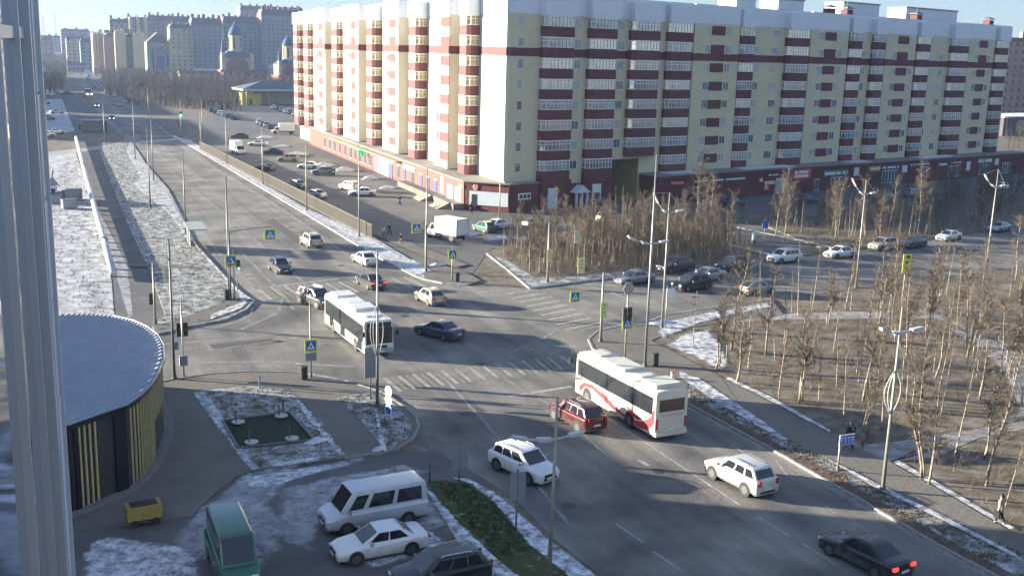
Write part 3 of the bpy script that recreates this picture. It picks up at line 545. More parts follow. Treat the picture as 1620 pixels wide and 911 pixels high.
tn = mat('awning_tan', (.40,.33,.18), .7, noise=.15, nscale=1)
aw = MB(); pbox(aw, 34, 88, .09, 1.3, 3.75, 3.95); aw.build('canopy', tn, apt)
pr = MB(); wbox(pr, R_, PR_+.3, SE+6, -.3, 4.4, 0, 4.55); pr.build('podium', REDB, apt)
pt = MB(); wbox(pt, R_, PR_+.1, SE+6.2, .15, 4.7, 4.56, 4.8); pt.build('podium_roof', ROOFG, apt)
pm = MB(); wbox(pm, R_, 6.09, PL-.02, .004, 1.25, 0, Z0-.92); pm.build('podium', REDB, apt)
KR = mat('roof_snow_edge', (.62,.64,.67), .8, noise=.2, nscale=.7)
for a, c in ((1040,1090),(1160,1240),(1330,1362),(1440,1500)):
    s0, s1 = {1040:(31.52,39.09),1160:(50.35,64.26),1330:(81.41,87.95),1440:(104.93,119.12)}[a]
    b = MB(); wbox(b, R_, s0, s1, 1.2, 4.2, 4.81, 4.9); b.build('roof_snow', KR, apt)
def panel(name, m, s0, s1, z0, z1, out=4.4, w=R_, t=.08, parent=None):
    b = MB(); wbox(b, w, s0, s1, out+.004, out+t, z0, z1); return b.build(name, m, parent or apt)
GL = mat('lettering_white', (.8,.8,.78), .5); SR_ = mat('sign_red', (.55,.06,.06), .5); SG = mat('sign_green', (.05,.20,.14), .5); SBL = mat('sign_navy', (.03,.05,.16), .5); SGD = mat('sign_dark', (.02,.03,.035), .4)
SYL = mat('sign_mustard', (.45,.34,.06), .5); DOORW = mat('door_white', (.62,.63,.63), .4); SIGNR = mat('sign_orange_red', (.7,.16,.10), .5)
rl = random.Random(11)
def blurred_row(parent, w, s0, s1, z0, z1, out, m=GL):
    """a row of letter-sized raised blocks: the lettering is too small in the photograph to read"""
    s = s0
    while s < s1-.15:
        l = rl.uniform(.22,.42)
        if rl.random() < .86:
            b = MB(); wbox(b, w, s, min(s+l,s1), out+.004, out+.03, z0, z1); b.build('letter', m, parent)
        s += l+.09
def sign(m, s0, s1, z0, z1, rows=1, lm=GL, out=4.4, w=R_):
    o = panel('shop_sign', m, s0, s1, z0, z1, out, w); h = (z1-z0)/(rows+.6)
    for r in range(rows): blurred_row(o, w, s0+.25, s1-.25, z0+.3*h+r*h+.12*h, z0+.3*h+r*h+.82*h, out+.08, lm)
    return o
def shop_window(s0, s1, z0, z1, out=4.4, w=R_, m=None):
    o = panel('shop_window', FRAME, s0, s1, z0, z1, out, w, .07)
    n = max(1, int(round((s1-s0)/1.1)))
    for i in range(n):
        a = s0+(s1-s0)*i/n+.07; c = s0+(s1-s0)*(i+1)/n-.07
        b = MB(); wbox(b, w, a, c, out+.05, out+.085, z0+.1, z1-.1); b.build('pane', m or WGLASS, o)
shop_window(36.94, 38.47, 1.2, 2.4); sign(SGD, 36.94, 50.35, 3.0, 3.75, 1, mat('letter_lit', (.75,.85,.6), .5))
b0 = panel('letter_block', SIGNR, 31.52, 34.51, 3.1, 3.6); 
sign(SR_, 63.53, 68.48, 2.5, 4.35, 2); sign(SIGNR, 53.89, 54.91, 2.4, 3.2); sign(SIGNR, 55.43, 56.64, .9, 2.2); sign(SGD, 55.77, 59.43, 3.3, 3.9)
shop_window(58.55, 61.74, .05, 2.9, m=mat('pale_pane', (.35,.38,.38), .1)); shop_window(55.43, 58.20, 1.9, 2.5, m=mat('lit_pane', (.6,.58,.35), .3))
shop_window(69.79, 71.10, .05, 2.2); sign(SG, 72.43, 79.82, 2.55, 3.7, 1); shop_window(74.73, 78.43, .6, 2.3)
panel('fascia', DOORW, 81.82, 83.43, 2.3, 3.9); sign(SYL, 86.70, 90.46, 3.0, 3.9); sign(SBL, 90.88, 96.89, 3.1, 3.9); shop_window(91.30, 96.46, .3, 2.9)
panel('fascia', DOORW, 97.99, 99.75, 2.2, 3.7); sign(SGD, 100.42, 107.91, 3.4, 4.0); shop_window(104.47, 107.22, 1.0, 3.1)
sign(SBL, 110.95, 114.75, 2.9, 3.8); sign(SR_, 115.72, 120.11, 3.3, 3.8); shop_window(115.23, 119.61, .5, 2.9); panel('fascia', DOORW, 122.09, 123.59, 1.6, 3.6)
sign(mat('sign_teal', (.25,.36,.40), .5), 126.63, 132.32, 3.0, 4.0); shop_window(127.65, 131.28, .4, 2.6); panel('fascia', DOORW, 133.64, 135.23, 2.4, 3.8); shop_window(137.10, 140.35, .3, 2.7)
# ground floor left of the passage
panel('grey_shed_wall', mat('shed_grey', (.45,.48,.52), .5, noise=.1, nscale=1), -4.0, -0.56, .4, 2.9, 1.62, R_, .1) if False else None
def pmid(name, m, s0, s1, z0, z1, out=1.25): return panel(name, m, s0, s1, z0, z1, out)
o = pmid('door', DOORW, 7.58, 9.48, .3, 3.4); pmid('doorstep', ROOFG, 7.33, 10.24, 0, .28, 1.25); 
o = pmid('window', FRAME, 16.77, 18.65, 1.0, 3.6); b = MB(); wbox(b, R_, 17.04, 18.38, 1.33, 1.36, 1.1, 2.2); b.build('pane', WGLASS, o)
# little gabled porch between the loggia columns
pc = mat('porch_white', (.60,.62,.64), .5); ps0, ps1 = 12.30, 14.91
por = MB(); 
for s in (ps0+.2, (ps0+ps1)/2, ps1-.2): wbox(por, R_, s-.16, s+.16, 2.3, 2.6, 0, 2.5)
po = por.build('porch', pc, apt)
gb = MB(); a0, a1, a2 = wp(R_,ps0-.3,2.8,2.55), wp(R_,ps1+.3,2.8,2.55), wp(R_,(ps0+ps1)/2,2.8,3.7); c0, c1, c2 = wp(R_,ps0-.3,1.26,2.55), wp(R_,ps1+.3,1.26,2.55), wp(R_,(ps0+ps1)/2,1.26,3.7)
gb.add([a0,a1,a2,c0,c1,c2], [(0,1,2),(3,5,4),(0,2,5,3),(1,4,5,2),(0,3,4,1)]); gb.build('porch_gable', pc, po)
# corner block: grey hoarding with a doorway, three vents, a round sign
c_a = PA.copy(); cd = (CORN-PA); cl = cd.length; cd.normalize(); wingC = (cd, Vector((cd.y,-cd.x,0)))
def cbox(mb, s0, s1, o0, o1, z0, z1): mb.obox(c_a+cd*((s0+s1)/2)+wingC[1]*((o0+o1)/2)+Vector((0,0,(z0+z1)/2)), cd*((s1-s0)/2), wingC[1]*((o1-o0)/2), Vector((0,0,(z1-z0)/2)))
def cpan(name, m, s0, s1, z0, z1, t=.08, parent=None, o=0):
    b = MB(); cbox(b, s0, s1, o+.004, o+t, z0, z1); return b.build(name, m, parent or apt)
cpan('hoarding', mat('hoarding_grey', (.50,.54,.58), .5, noise=.08, nscale=1), .9, cl-.1, .9, 3.0, .12)
cpan('door', SGD, 1.3, 2.1, .4, 2.5, .16)
cd2 = (cR-CORN); cl2 = cd2.length; cd2.normalize(); n2 = Vector((cd2.y,-cd2.x,0))
def c2pan(name, m, s0, s1, z0, z1, o0, o1, parent=None):
    b = MB(); b.obox(CORN+cd2*((s0+s1)/2)+n2*((o0+o1)/2)+Vector((0,0,(z0+z1)/2)), cd2*((s1-s0)/2), n2*((o1-o0)/2), Vector((0,0,(z1-z0)/2))); return b.build(name, m, parent or apt)
o = c2pan('vent_board', WHITE, cl2*.30, cl2*.72, 1.9, 2.9, .004, .08)
for k in range(3): c2pan('vent', SGD, cl2*(.34+.13*k), cl2*(.34+.13*k)+.55, 2.1, 2.7, .084, .12, o)
sg = MB(); sg.disc(c_a+cd*1.9+wingC[1]*.06+Vector((0,0,3.65)), wingC[1], .45, .1, 20); o = sg.build('round_sign', SIGNW, apt)
sg = MB(); sg.disc(c_a+cd*1.9+wingC[1]*.12+Vector((0,0,3.65)), wingC[1], .36, .03, 20); sg.build('sign_face', SIGNR, o)
# shop fronts on the lit side: windows, blinds, doors, signs
lf = mat('shop_blind', (.80,.80,.80), .5); blue = mat('reveal_navy', (.05,.05,.22), .5); mag = mat('shop_magenta', (.45,.08,.14), .5)
def lpan(name, m, y0, y1, z0, z1, t=.08, parent=None, o=-5.28):
    b = MB(); pbox(b, y0-1, y1-1, .084, .08+t, z0, z1); return b.build(name, m, parent or apt)
for y in (2.2, 6.0): 
    f = lpan('shop_window', lf, y, y+2.6, .9, 3.1); lpan('pane', blue, y+2.6, y+3.1, .9, 3.1, .09, f)
lpan('shop_sign', SIGNR, 1.0, 3.4, 3.3, 3.8)
lpan('shop_window', lf, 10.5, 12.0, 1.2, 3.9)
for i, y in enumerate((14, 18, 22, 27, 32, 36, 40.5, 45)):
    f = lpan('shop_window' if i % 2 else 'door', (WGLASS if i % 2 else blue), y, y+1.6, (.9 if i % 2 else .1), 2.9)
    lpan('frame', lf, y-.12, y+1.72, 2.92, 3.1, .1, f)
lpan('white_shopfront', lf, 26, 33, 2.9, 3.7, .15); lpan('white_shopfront', lf, 43, 50, .2, 3.7, .12); lpan('red_shopfront', mag, 50, 53.5, .2, 3.2, .12)
for k in range(3): lpan('door', blue, 44+2*k, 45+2*k, .25, 2.6, .17)
for y in (56,60,64,68,72,77,82,87,92,97): f = lpan('shop_window', WGLASS, y, y+1.7, .9, 3.0); lpan('frame', FRAME, y-.1, y+1.8, .78, .88, .12, f)
lpan('shop_sign', SGD, 58, 61, 3.2, 3.9); lpan('shop_sign', lf, 66, 69, 3.1, 3.8)
gc = mat('pharmacy_green', (.02,.5,.2), .4, emit=(.02,.5,.12), estr=.25); f = MB(); pbox(f, 57.9, 58.1, .3, 2.1, 3.2, 3.8); pbox(f, 57.895, 58.105, .9, 1.5, 2.6, 4.4); f.build('cross_sign', gc, apt)
# steps and ramps down to the parking lot
for y in (10.0, 1.0):
    for k in range(6):
        b = MB(); pbox(b, y, y+4.2, 1.9+.35*k, 1.9+.35*k+.345, 0, .95-.16*k); b.build('step', mat('step_stone', (.26,.22,.17), .8, noise=.2, nscale=2), apt)
b = MB(); pbox(b, -.3, 30, .085, 1.89, 0, .9); b.build('terrace', PAVE, apt)

# ------------------------------------------------------------------ the glossy wall at the left rim (the camera's own building)
NWG = mat('wall_mirror_glass', (.62,.70,.84), .05, .95, noise=.05, nscale=.5)
NWP = mat('wall_panel', (.74,.77,.82), .3, .1, noise=.12, nscale=1.5)
NWA = mat('wall_profile', (.55,.57,.60), .4, .6)
ed = Vector((*(0.41,74.73),0)).normalized(); E0 = ed*7.0                # the vertical edge seen at the left rim
wb = Vector((-1.05,-3.5,0)); al = (wb-E0).normalized(); wn = Vector((al.y,-al.x,0)); wn = wn if wn.dot(-E0) > 0 else -wn
ZB, ZTOP = 0, 34
own = empty('glazed_tower', (E0.x,E0.y,0), 0, 'glossy blue-grey panelled wall filling the left rim of the view', 'building')
def obx(mb, s0, s1, o0, o1, z0, z1): mb.obox(al*((s0+s1)/2)+wn*((o0+o1)/2)+Vector((0,0,(z0+z1)/2)), al*((s1-s0)/2), wn*((o1-o0)/2), Vector((0,0,(z1-z0)/2)))
ln = (wb-E0).length
b = MB(); obx(b, .02, ln+8, -14, -.06, 0, ZTOP); b.build('wall_body', NWP, own)
b = MB(); obx(b, .62, ln+8, -.05, -.02, 0, ZTOP); b.build('glass_skin', NWG, own)
zz = 2.0
while zz < 31:
    h = .62
    for s0, s1 in ((.03,.25),(.27,.49)):
        b = MB(); obx(b, s0, s1, -.05, .0+random.uniform(-.004,.004), zz+(.3 if s0 > .2 else 0), zz+h-.015+(.3 if s0 > .2 else 0)); b.build('cladding_panel', NWP, own)
    zz += h
for s, w, d in ((.01,.018,.02),(.26,.006,.008),(.51,.015,.02),(.59,.02,.03),(1.0,.012,.02),(1.7,.015,.02)):
    b = MB(); obx(b, s-w, s+w, -.04, d, 0, ZTOP); b.build('profile', NWA, own)
for z in (6.5,10,13.5,17,20.5,24,27.5): 
    b = MB(); obx(b, .63, ln+6, -.03, .0, z, z+.06); b.build('transom', NWA, own)
# ------------------------------------------------------------------ office slab beyond the left rim; its shadow lies over the lower road
off = empty('office_slab', (-30,60,0), 0, 'plain grey office slab beyond the left rim shading the lower road', 'building')
b = MB(); b.box(-16,12,-22,18.5,0,19); b.build('wall', mat('office_render', (.45,.45,.43), .8, noise=.1, nscale=.3), off)
b = MB(); b.box(-16.3,12.3,-22.3,18.8,19.004,19.5); b.build('roof', ROOFG, off)
for k in range(5):
    for j in range(9):
        b = MB(); b.box(12.005,12.06,-20+4.2*j,-18+4.2*j,2+3.5*k,3.6+3.5*k); b.build('window', WGLASS, off)
for k, (y0, y1) in enumerate(((338,430),(452,600),(625,820))):
    r = empty('residential_slab', (-78,y0,0), 0, ('long residential slab beyond the left rim shading the far crossing','middle residential slab beyond the left rim','farthest residential slab beyond the left rim')[k], 'building'); L_ = y1-y0
    bx('wall', MATS['office_render'], r, 0, 15, 0, L_, 0, 21.5); bx('roof', ROOFG, r, -.3, 15.3, -.3, L_+.3, 21.504, 22.2)
    w = MB()
    for j in range(int(L_/4)):
        for i in range(7): w.box(15.005,15.06,1.5+4*j,3.1+4*j,1.4+2.9*i,2.8+2.9*i)
    o = w.build('window', WGLASS, r); o['kind'] = 'stuff'
# ------------------------------------------------------------------ round building
RZ = 5.0
ro = [(0.13,55.78), (0.63,55.71), (2.03,56.85), (3.52,57.95), (4.35,59.37), (5.13,61.27), (5.83,63.76), (6.42,66.52), (6.68,69.33), (6.59,72.16), (6.13,74.58), (5.36,76.66), (4.22,78.35), (3.02,79.31), (1.78,79.70), (-0.08,79.70)]
ro += [(-4.5,80.2), (-9,77.5), (-11.5,72), (-11.5,66), (-8,60), (-4,57)]
rb = empty('round_building', (0,0,0), 0, 'low round pavilion with corrugated blue-grey roof and tan slatted wall', 'building')
def shrink(poly, d):
    cx = sum(p[0] for p in poly)/len(poly); cy = sum(p[1] for p in poly)/len(poly); out = []
    for p in poly:
        l = hypot(p[0]-cx,p[1]-cy); out.append((cx+(p[0]-cx)*(l-d)/l, cy+(p[1]-cy)*(l-d)/l))
    return out
DKW = mat('dark_wall_board', (.045,.038,.034), .6, noise=.3, nscale=5, bump=.2, bscale=30); TAN = mat('slat_tan', (.50,.40,.20), .6, noise=.2, nscale=2); BLK = mat('black_panel', (.012,.012,.014), .35)
ROOFB = mat('corrugated_roof', (.28,.31,.36), .42, .35, noise=.15, nscale=.8)
b = MB(); b.prism(shrink(ro,.28), .1, RZ-.12); b.build('wall', DKW, rb)
b = MB(); b.prism(shrink(ro,.02), RZ-.3, RZ-.06); b.build('fascia', BLK, rb)
b = MB(); b.prism(shrink(ro,.1), RZ-.058, RZ); roof = b.build('roof', ROOFB, rb)
# ribs of the corrugated sheet, clipped to the outline
ra = radians(59.9); rd = Vector((cos(ra),sin(ra))); rn = Vector((-rd.y,rd.x)); pin = shrink(ro,.22); ribs = MB()
lo = min(Vector(p).dot(rn) for p in pin); hi = max(Vector(p).dot(rn) for p in pin); t = lo+.12; snowtip = MB()
while t < hi:
    xs = []
    for i in range(len(pin)):
        a, c = Vector(pin[i]), Vector(pin[(i+1)%len(pin)]); da, dc = a.dot(rn)-t, c.dot(rn)-t
        if da*dc < 0: p = a+(c-a)*(da/(da-dc)); xs.append(p.dot(rd))
    xs.sort()
    for k in range(0, len(xs)-1, 2):
        m = (xs[k]+xs[k+1])/2; hl = (xs[k+1]-xs[k])/2; c = rd*m+rn*t
        ribs.add([(*(c-rd*hl-rn*.09),RZ+.002),(*(c+rd*hl-rn*.09),RZ+.002),(*(c+rd*hl),RZ+.075),(*(c-rd*hl),RZ+.075),(*(c-rd*hl+rn*.09),RZ+.002),(*(c+rd*hl+rn*.09),RZ+.002)], [(0,1,2,3),(3,2,5,4),(0,3,4),(1,5,2)])
        e = rd*(m+hl-.16)+rn*t; snowtip.obox((*e,RZ+.09), (*(rd*.2),0), (*(rn*.05),0), (0,0,.02))
    t += .33
o = ribs.build('roof_rib', ROOFB, roof); o['kind'] = 'stuff'
o = snowtip.build('rib_snow', mat('clean_snow', (.78,.80,.84), .8), roof); o['kind'] = 'stuff'
rim = MB(); rim.tube([(*p,RZ+.03) for p in ro+[ro[0]]], .06, 6); rim.build('roof_rim', GREYM, rb)
# slats, one by one, round the curve and in a group on the flat front
path = [Vector(p) for p in shrink(ro,.2)]
def along(i0, i1, step, skip=0):
    out = []; acc = skip
    for i in range(i0, i1):
        a, c = path[i], path[i+1]; l = (c-a).length
        while acc < l: out.append((a+(c-a)*(acc/l), atan2(c.y-a.y,c.x-a.x))); acc += step
        acc -= l
    return out
sm = MB(); sm.box(-.045,.045,-.045,.045,.26,RZ-.31); slat = sm.mesh('slat', TAN); sm = MB(); sm.box(-.045,.045,-.045,.045,2.4,RZ-.31); slat_short = sm.mesh('slat', TAN)
al_ = along(3, 12, .43, .55)
for k, (p, a) in enumerate(al_): inst('slat', slat if k < 10 or k > 20 else slat_short, rb, (p.x,p.y,0), a)
for p, a in along(1, 2, .34, .55)[:4]: inst('slat', slat, rb, (p.x,p.y,0), a)
for i0, f0, f1 in ((2,.55,.98),(0,.1,.9),(1,.1,.25)):
    a, c = path[i0], path[i0+1]; d = (c-a).normalized(); p = a+(c-a)*((f0+f1)/2); n_ = Vector((d.y,-d.x)); b = MB(); b.obox((*(p-n_*.0),2.45), (*(d*((c-a).length*(f1-f0)/2)),0), (*(n_*.05),0), (0,0,2.3)); b.build('black_panel', BLK, rb)
b = MB(); b.prism(shrink(ro,-.35), .10, .25); b.build('plinth', mat('plinth_stone', (.20,.19,.18), .8, noise=.2, nscale=2), rb)
# door handle lamp and low wall around the terrace
b = MB(); lw = [(7.26,63.02), (6.74,60.04), (6.35,55.93)]
# ------------------------------------------------------------------ green sunken pad with round lamps
pad = empty('green_pad', (0,0,0), 0, 'dark green rectangular pad in the snowy lawn with four round lamps', 'pad')
gp = [(9.89,67.43), (14.30,67.72), (14.62,62.10), (10.01,62.26)]
b = MB(); b.prism(gp, .10, .16); b.build('turf_mat', mat('turf_dark', (.018,.032,.012), .9, noise=.3, nscale=6), pad)
b = MB()
for a, c in zip(gp, gp[1:]+gp[:1]):
    d = Vector(c)-Vector(a); l = d.length; d.normalize(); b.obox((*((Vector(a)+Vector(c))/2),.16), (*(d*l/2),0), (-d.y*.06,d.x*.06,0), (0,0,.1))
b.build('pad_rim', POLED, pad)
for p in ((10.76,66.62), (13.59,66.91), (10.89,62.73), (13.34,62.55)):
    b = MB(); b.disc((*p,.3), (0,0,1), .42, .07, 18); o = b.build('lamp_disc', mat('lamp_disc', (.42,.42,.36), .5), pad)
    b = MB(); b.tube([(p[0]-.15,p[1],.1),(p[0]-.15,p[1],1.1)], .05, 6); b.build('lamp_stem', POLED, o)
for p, h in (((13.49,73.76),.91), ((13.94,67.98),.9)):
    b = MB(); b.tube([(*p,.1),(*p,h)], .06, 8); b.tube([(*p,h),(*p,h+.12)], .09, 8); o = b.build('bollard_light', POLED); tag(o, 'short dark bollard light '+('at the back rim of the snowy lawn' if h == .91 else 'beside the back corner of the green pad'), 'bollard')
# ------------------------------------------------------------------ heating pipe
pp = [(8.87,286.30), (7.81,219.04), (7.01,163.26), (6.61,134.52), (6.37,114.68)]
pipe = empty('heating_pipe', (0,0,0), 0, 'long white insulated heating pipe on low blocks left of the side lane', 'pipe')
b = MB(); b.tube([(p[0],p[1],.75) for p in pp], .36, 12); b.build('pipe_casing', mat('pipe_grey', (.52,.53,.54), .5, noise=.15, nscale=1), pipe, True)
for a, c in zip(pp[:-1], pp[1:]):
    for k in range(5):
        t = (k+.5)/5; x, y = a[0]+(c[0]-a[0])*t, a[1]+(c[1]-a[1])*t
        b = MB(); b.box(x-.3,x+.3,y-.25,y+.25,-.03,.4); b.build('support_block', KERB, pipe)
for p in (pp[1],pp[3]): b = MB(); b.disc((p[0],p[1],.75), (0.1,-1,0), .47, .3, 14); b.build('pipe_collar', POLED, pipe)
# ------------------------------------------------------------------ haze
hz = MB(); hz.box(-2600,2600,-20,3600,-1.0,78)
hm = bpy.data.materials.new('haze_air'); hm.use_nodes = True; nt = hm.node_tree; nt.nodes.clear()
ho = nt.nodes.new('ShaderNodeOutputMaterial'); pv = nt.nodes.new('ShaderNodeVolumePrincipled'); pv.inputs['Color'].default_value = (.50,.66,1,1); pv.inputs['Density'].default_value = .00014; pv.inputs['Anisotropy'].default_value = .3
nt.links.new(pv.outputs[0], ho.inputs['Volume'])
o = hz.build('haze', hm); tag(o, 'thin blue winter haze over the town', 'haze', None, 'stuff')

# ------------------------------------------------------------------ vehicles
def salted(m, top=.75, amt=.75):
    """winter road salt sprayed over the lower body"""
    nt = m.node_tree; b = nt.nodes['Principled BSDF']; src = b.inputs['Base Color'].links[0].from_socket; N = nt.nodes.new; K = nt.links.new
    tc = N('ShaderNodeTexCoord'); sx = N('ShaderNodeSeparateXYZ'); K(tc.outputs['Object'], sx.inputs[0]); n = N('ShaderNodeTexNoise'); n.inputs['Scale'].default_value = 3; n.inputs['Detail'].default_value = 5; K(tc.outputs['Object'], n.inputs['Vector'])
    a = N('ShaderNodeMath'); a.operation = 'MULTIPLY_ADD'; a.inputs[1].default_value = .9; K(n.outputs['Fac'], a.inputs[0]); K(sx.outputs['Z'], a.inputs[2])
    r = N('ShaderNodeMapRange'); r.inputs['From Min'].default_value = top+.45; r.inputs['From Max'].default_value = .55; r.inputs['To Max'].default_value = amt; K(a.outputs[0], r.inputs['Value'])
    mx = N('ShaderNodeMixRGB'); mx.inputs['Color2'].default_value = (.20,.19,.17,1); K(r.outputs[0], mx.inputs['Fac']); K(src, mx.inputs['Color1']); K(mx.outputs[0], b.inputs['Base Color']); return m
def paint(name, c, metal=.25): return MATS.get('paint_'+name) or salted(mat('paint_'+name, c, .32, metal, noise=.10, nscale=1.3, coat=.6))
PW = paint('white', (.72,.72,.70), 0); PSI = paint('silver', (.38,.39,.40), .6); PBK = paint('black', (.018,.018,.022)); PDG = paint('graphite', (.06,.062,.068), .4); PBL = paint('blue', (.035,.055,.13), .4)
PBE = paint('beige', (.46,.40,.29), .3); PRD = paint('red', (.085,.01,.014), .3); PGR = paint('teal', (.012,.105,.07), .1); PBR = paint('brown', (.12,.085,.06), .4); PGY = paint('grey', (.20,.21,.22), .4)
HEAD = mat('headlight', (.75,.77,.78), .15); TAIL = mat('tail_light', (.42,.015,.015), .25); TAILON = mat('brake_light', (.6,.03,.03), .3, emit=(1,.05,.04), estr=.5); PLATE = mat('number_plate', (.7,.7,.7), .5); CHROME = mat('chrome', (.6,.6,.6), .2, .9); HEADON = mat('headlight_lit', (.9,.9,.85), .2, emit=(1,.95,.8), estr=3)
CT = {  # L, W, H, z0, belt profile (x, halfwidth factor, z), greenhouse (base front, roof front, roof rear, base rear), wheels x, wheel r
 'sedan': (4.65,1.82,1.46,.20, [(2.325,.62,.56),(2.25,.82,.68),(1.9,.95,.80),(1.2,1,.90),(.9,1,.94),(-.2,1,.96),(-1.5,1,1.0),(-2.05,.97,1.0),(-2.26,.9,.94),(-2.325,.72,.62)], (1.12,.25,-.95,-1.75), (1.42,-1.36), .33),
 'suv': (4.5,1.85,1.68,.26, [(2.25,.66,.66),(2.2,.84,.86),(1.9,.96,.98),(1.25,1,1.05),(.9,1,1.08),(-.2,1,1.10),(-1.6,1,1.13),(-2.1,.98,1.14),(-2.23,.93,1.08),(-2.25,.8,.7)], (1.25,.5,-1.7,-2.12), (1.38,-1.36), .37),
 'hatch': (4.15,1.74,1.50,.20, [(2.075,.62,.56),(2.0,.82,.70),(1.7,.95,.82),(1.15,1,.92),(.85,1,.95),(-.2,1,.97),(-1.5,1,1.0),(-1.95,.97,1.0),(-2.05,.9,.92),(-2.075,.75,.62)], (1.1,.3,-1.35,-1.95), (1.3,-1.25), .31),
 'van': (5.5,2.05,2.22,.30, [(2.75,.66,.72),(2.68,.86,.95),(2.3,.97,1.10),(1.95,1,1.18),(1.0,1,1.2),(0,1,1.2),(-1.5,1,1.2),(-2.6,1,1.2),(-2.72,.97,1.18),(-2.75,.9,.7)], (2.05,1.35,-2.6,-2.72), (1.75,-1.55), .34),
 'bigvan': (5.6,2.05,2.55,.30, [(2.8,.66,.72),(2.73,.86,.98),(2.3,.97,1.14),(2.0,1,1.2),(1.0,1,1.25),(0,1,1.25),(-1.5,1,1.25),(-2.65,1,1.25),(-2.77,.97,1.2),(-2.8,.9,.7)], (2.1,1.45,-2.65,-2.76), (1.8,-1.6), .35)}
def soft(me, w, seg=2):
    bm = bmesh.new(); bm.from_mesh(me); bm.normal_update()
    es = [e for e in bm.edges if len(e.link_faces) == 2 and e.calc_face_angle(0) > radians(14)]
    bmesh.ops.bevel(bm, geom=es, offset=w, segments=seg, profile=.6, affect='EDGES', clamp_overlap=True)
    bm.to_mesh(me); bm.free(); me.polygons.foreach_set('use_smooth', [True]*len(me.polygons)); return me
def car_meshes(t, pm):
    Lg, W, H, z0, prof, (bf, rf_, rr, br), wx, wr = CT[t]; hw = W/2; M = {}
    b = MB(); rings = []
    for (x, f, zt) in prof:
        w = hw*f; zl = z0+(.12 if f < .7 else 0); zm = (zl+zt)/2
        half = [(w*.86,zl),(w*.98,zl+.12),(w,zm),(w*.985,zt-.12),(w*.88,zt-.015),(w*.45,zt+.02)]
        rings.append([(x,-y,z) for y,z in half]+[(x,y,z) for y,z in half[::-1]])
    n = len(rings[0]); base = 0; vs = [p for r in rings for p in r]; fs = []
    for i in range(len(rings)-1):
        for j in range(n): fs.append((i*n+j,(i+1)*n+j,(i+1)*n+(j+1)%n,i*n+(j+1)%n))
    fs += [tuple(range(n)), tuple(range((len(rings)-1)*n+n-1,(len(rings)-1)*n-1,-1))]
    b.add(vs, fs)
    zb = prof[4][2]-.05; wb = hw*.90; wt = hw*(.72 if t in ('sedan','hatch') else .78 if t == 'suv' else .86); zr = H
    def gh(x, w, z): return [(x,-w,z),(x,w,z)]
    B4 = [(bf,-wb*.9,zb),(bf,wb*.9,zb),(br,wb*.92,zb),(br,-wb*.92,zb)]
    T4 = [(rf_,-wt*.95,zr-.05),(rf_,wt*.95,zr-.05),(rr,wt*.95,zr-.06),(rr,-wt*.95,zr-.06)]
    R4 = [(rf_-.25,-wt*.82,zr),(rf_-.25,wt*.82,zr),(rr+.2,wt*.82,zr-.01),(rr+.2,-wt*.82,zr-.01)]
    Mid = [(.15,-wb,zb),(.15,wb,zb)]
    b.add(B4+T4+R4, [(0,1,5,4),(1,2,6,5),(2,3,7,6),(3,0,4,7),(4,5,9,8),(5,6,10,9),(6,7,11,10),(7,4,8,11),(8,9,10,11)])
    M['body'] = soft(b.mesh('body', pm), .055)
    def pane(q, u0, u1, v0, v1, off=.012):
        q = [Vector(p) for p in q]; f = lambda u, v: (q[0]*(1-u)+q[1]*u)*(1-v)+(q[3]*(1-u)+q[2]*u)*v
        nrm = (q[1]-q[0]).cross(q[3]-q[0]).normalized(); c = [f(u0,v0),f(u1,v0),f(u1,v1),f(u0,v1)]
        if nrm.dot(c[0]-Vector((-.2,0,zb-.3))) < 0: nrm = -nrm
        m = MB(); m.add([p+nrm*off for p in c]+[p-nrm*.03 for p in c], [(0,1,2,3),(0,4,5,1),(1,5,6,2),(2,6,7,3),(3,7,4,0)]); return m
    fq = [B4[0],B4[1],T4[1],T4[0]]; M['windscreen'] = pane(fq,.06,.94,.08,.95).mesh('windscreen', GLASSC)
    M['rear_window'] = pane([B4[2],B4[3],T4[3],T4[2]],.08,.92,.14 if t != 'van' else .2,.90).mesh('rear_window', GLASSC)
    for nm, q in (('side_l',[B4[1],B4[2],T4[2],T4[1]]),('side_r',[B4[0],B4[3],T4[3],T4[0]])):
        cuts = [(.10,.46),(.49,.86)] if t in ('sedan','hatch') else [(.12,.40),(.43,.68),(.71,.93)] if t == 'suv' else [(.08,.24),(.30,.58),(.63,.93)]
        if t == 'bigvan': cuts = [(.08,.26)]
        v0, v1 = (.14,.90) if t not in ('van','bigvan') else (.12,.82)
        M[nm] = [pane(q,a,c,v0,v1).mesh('side_window', GLASSC) for a, c in cuts]
    u = MB(); u.box(prof[-1][0]+.15,prof[0][0]-.15,-hw*.84,hw*.84,z0-.06,z0+.08)
    for x in wx:
        for s in (-1,1): u.disc((x,s*(hw*.998),wr+.03), (0,1,0), wr*1.17, .02, 20)
    u.box(prof[0][0]-.06,prof[0][0]+.02,-hw*.55,hw*.55,z0+.16,z0+.30); u.box(prof[-1][0]-.02,prof[-1][0]+.06,-hw*.6,hw*.6,z0+.1,z0+.2)
    M['underbody'] = u.mesh('underbody', BLACK)
    w_ = MB(); w_.disc((0,0,0), (0,1,0), wr, .22, 22); M['tyre'] = w_.mesh('wheel', RUBBER)
    w_ = MB(); w_.disc((0,0,0), (0,1,0), wr*.66, .235, 14); M['rim'] = w_.mesh('rim', RIM)
    nz = prof[1][2]
    h = MB(); h.box(-.14,.03,-.17,.17,-.075,.075); M['headlight'] = h.mesh('headlight', HEAD); M['headlight_lit'] = h.mesh('headlight', HEADON)
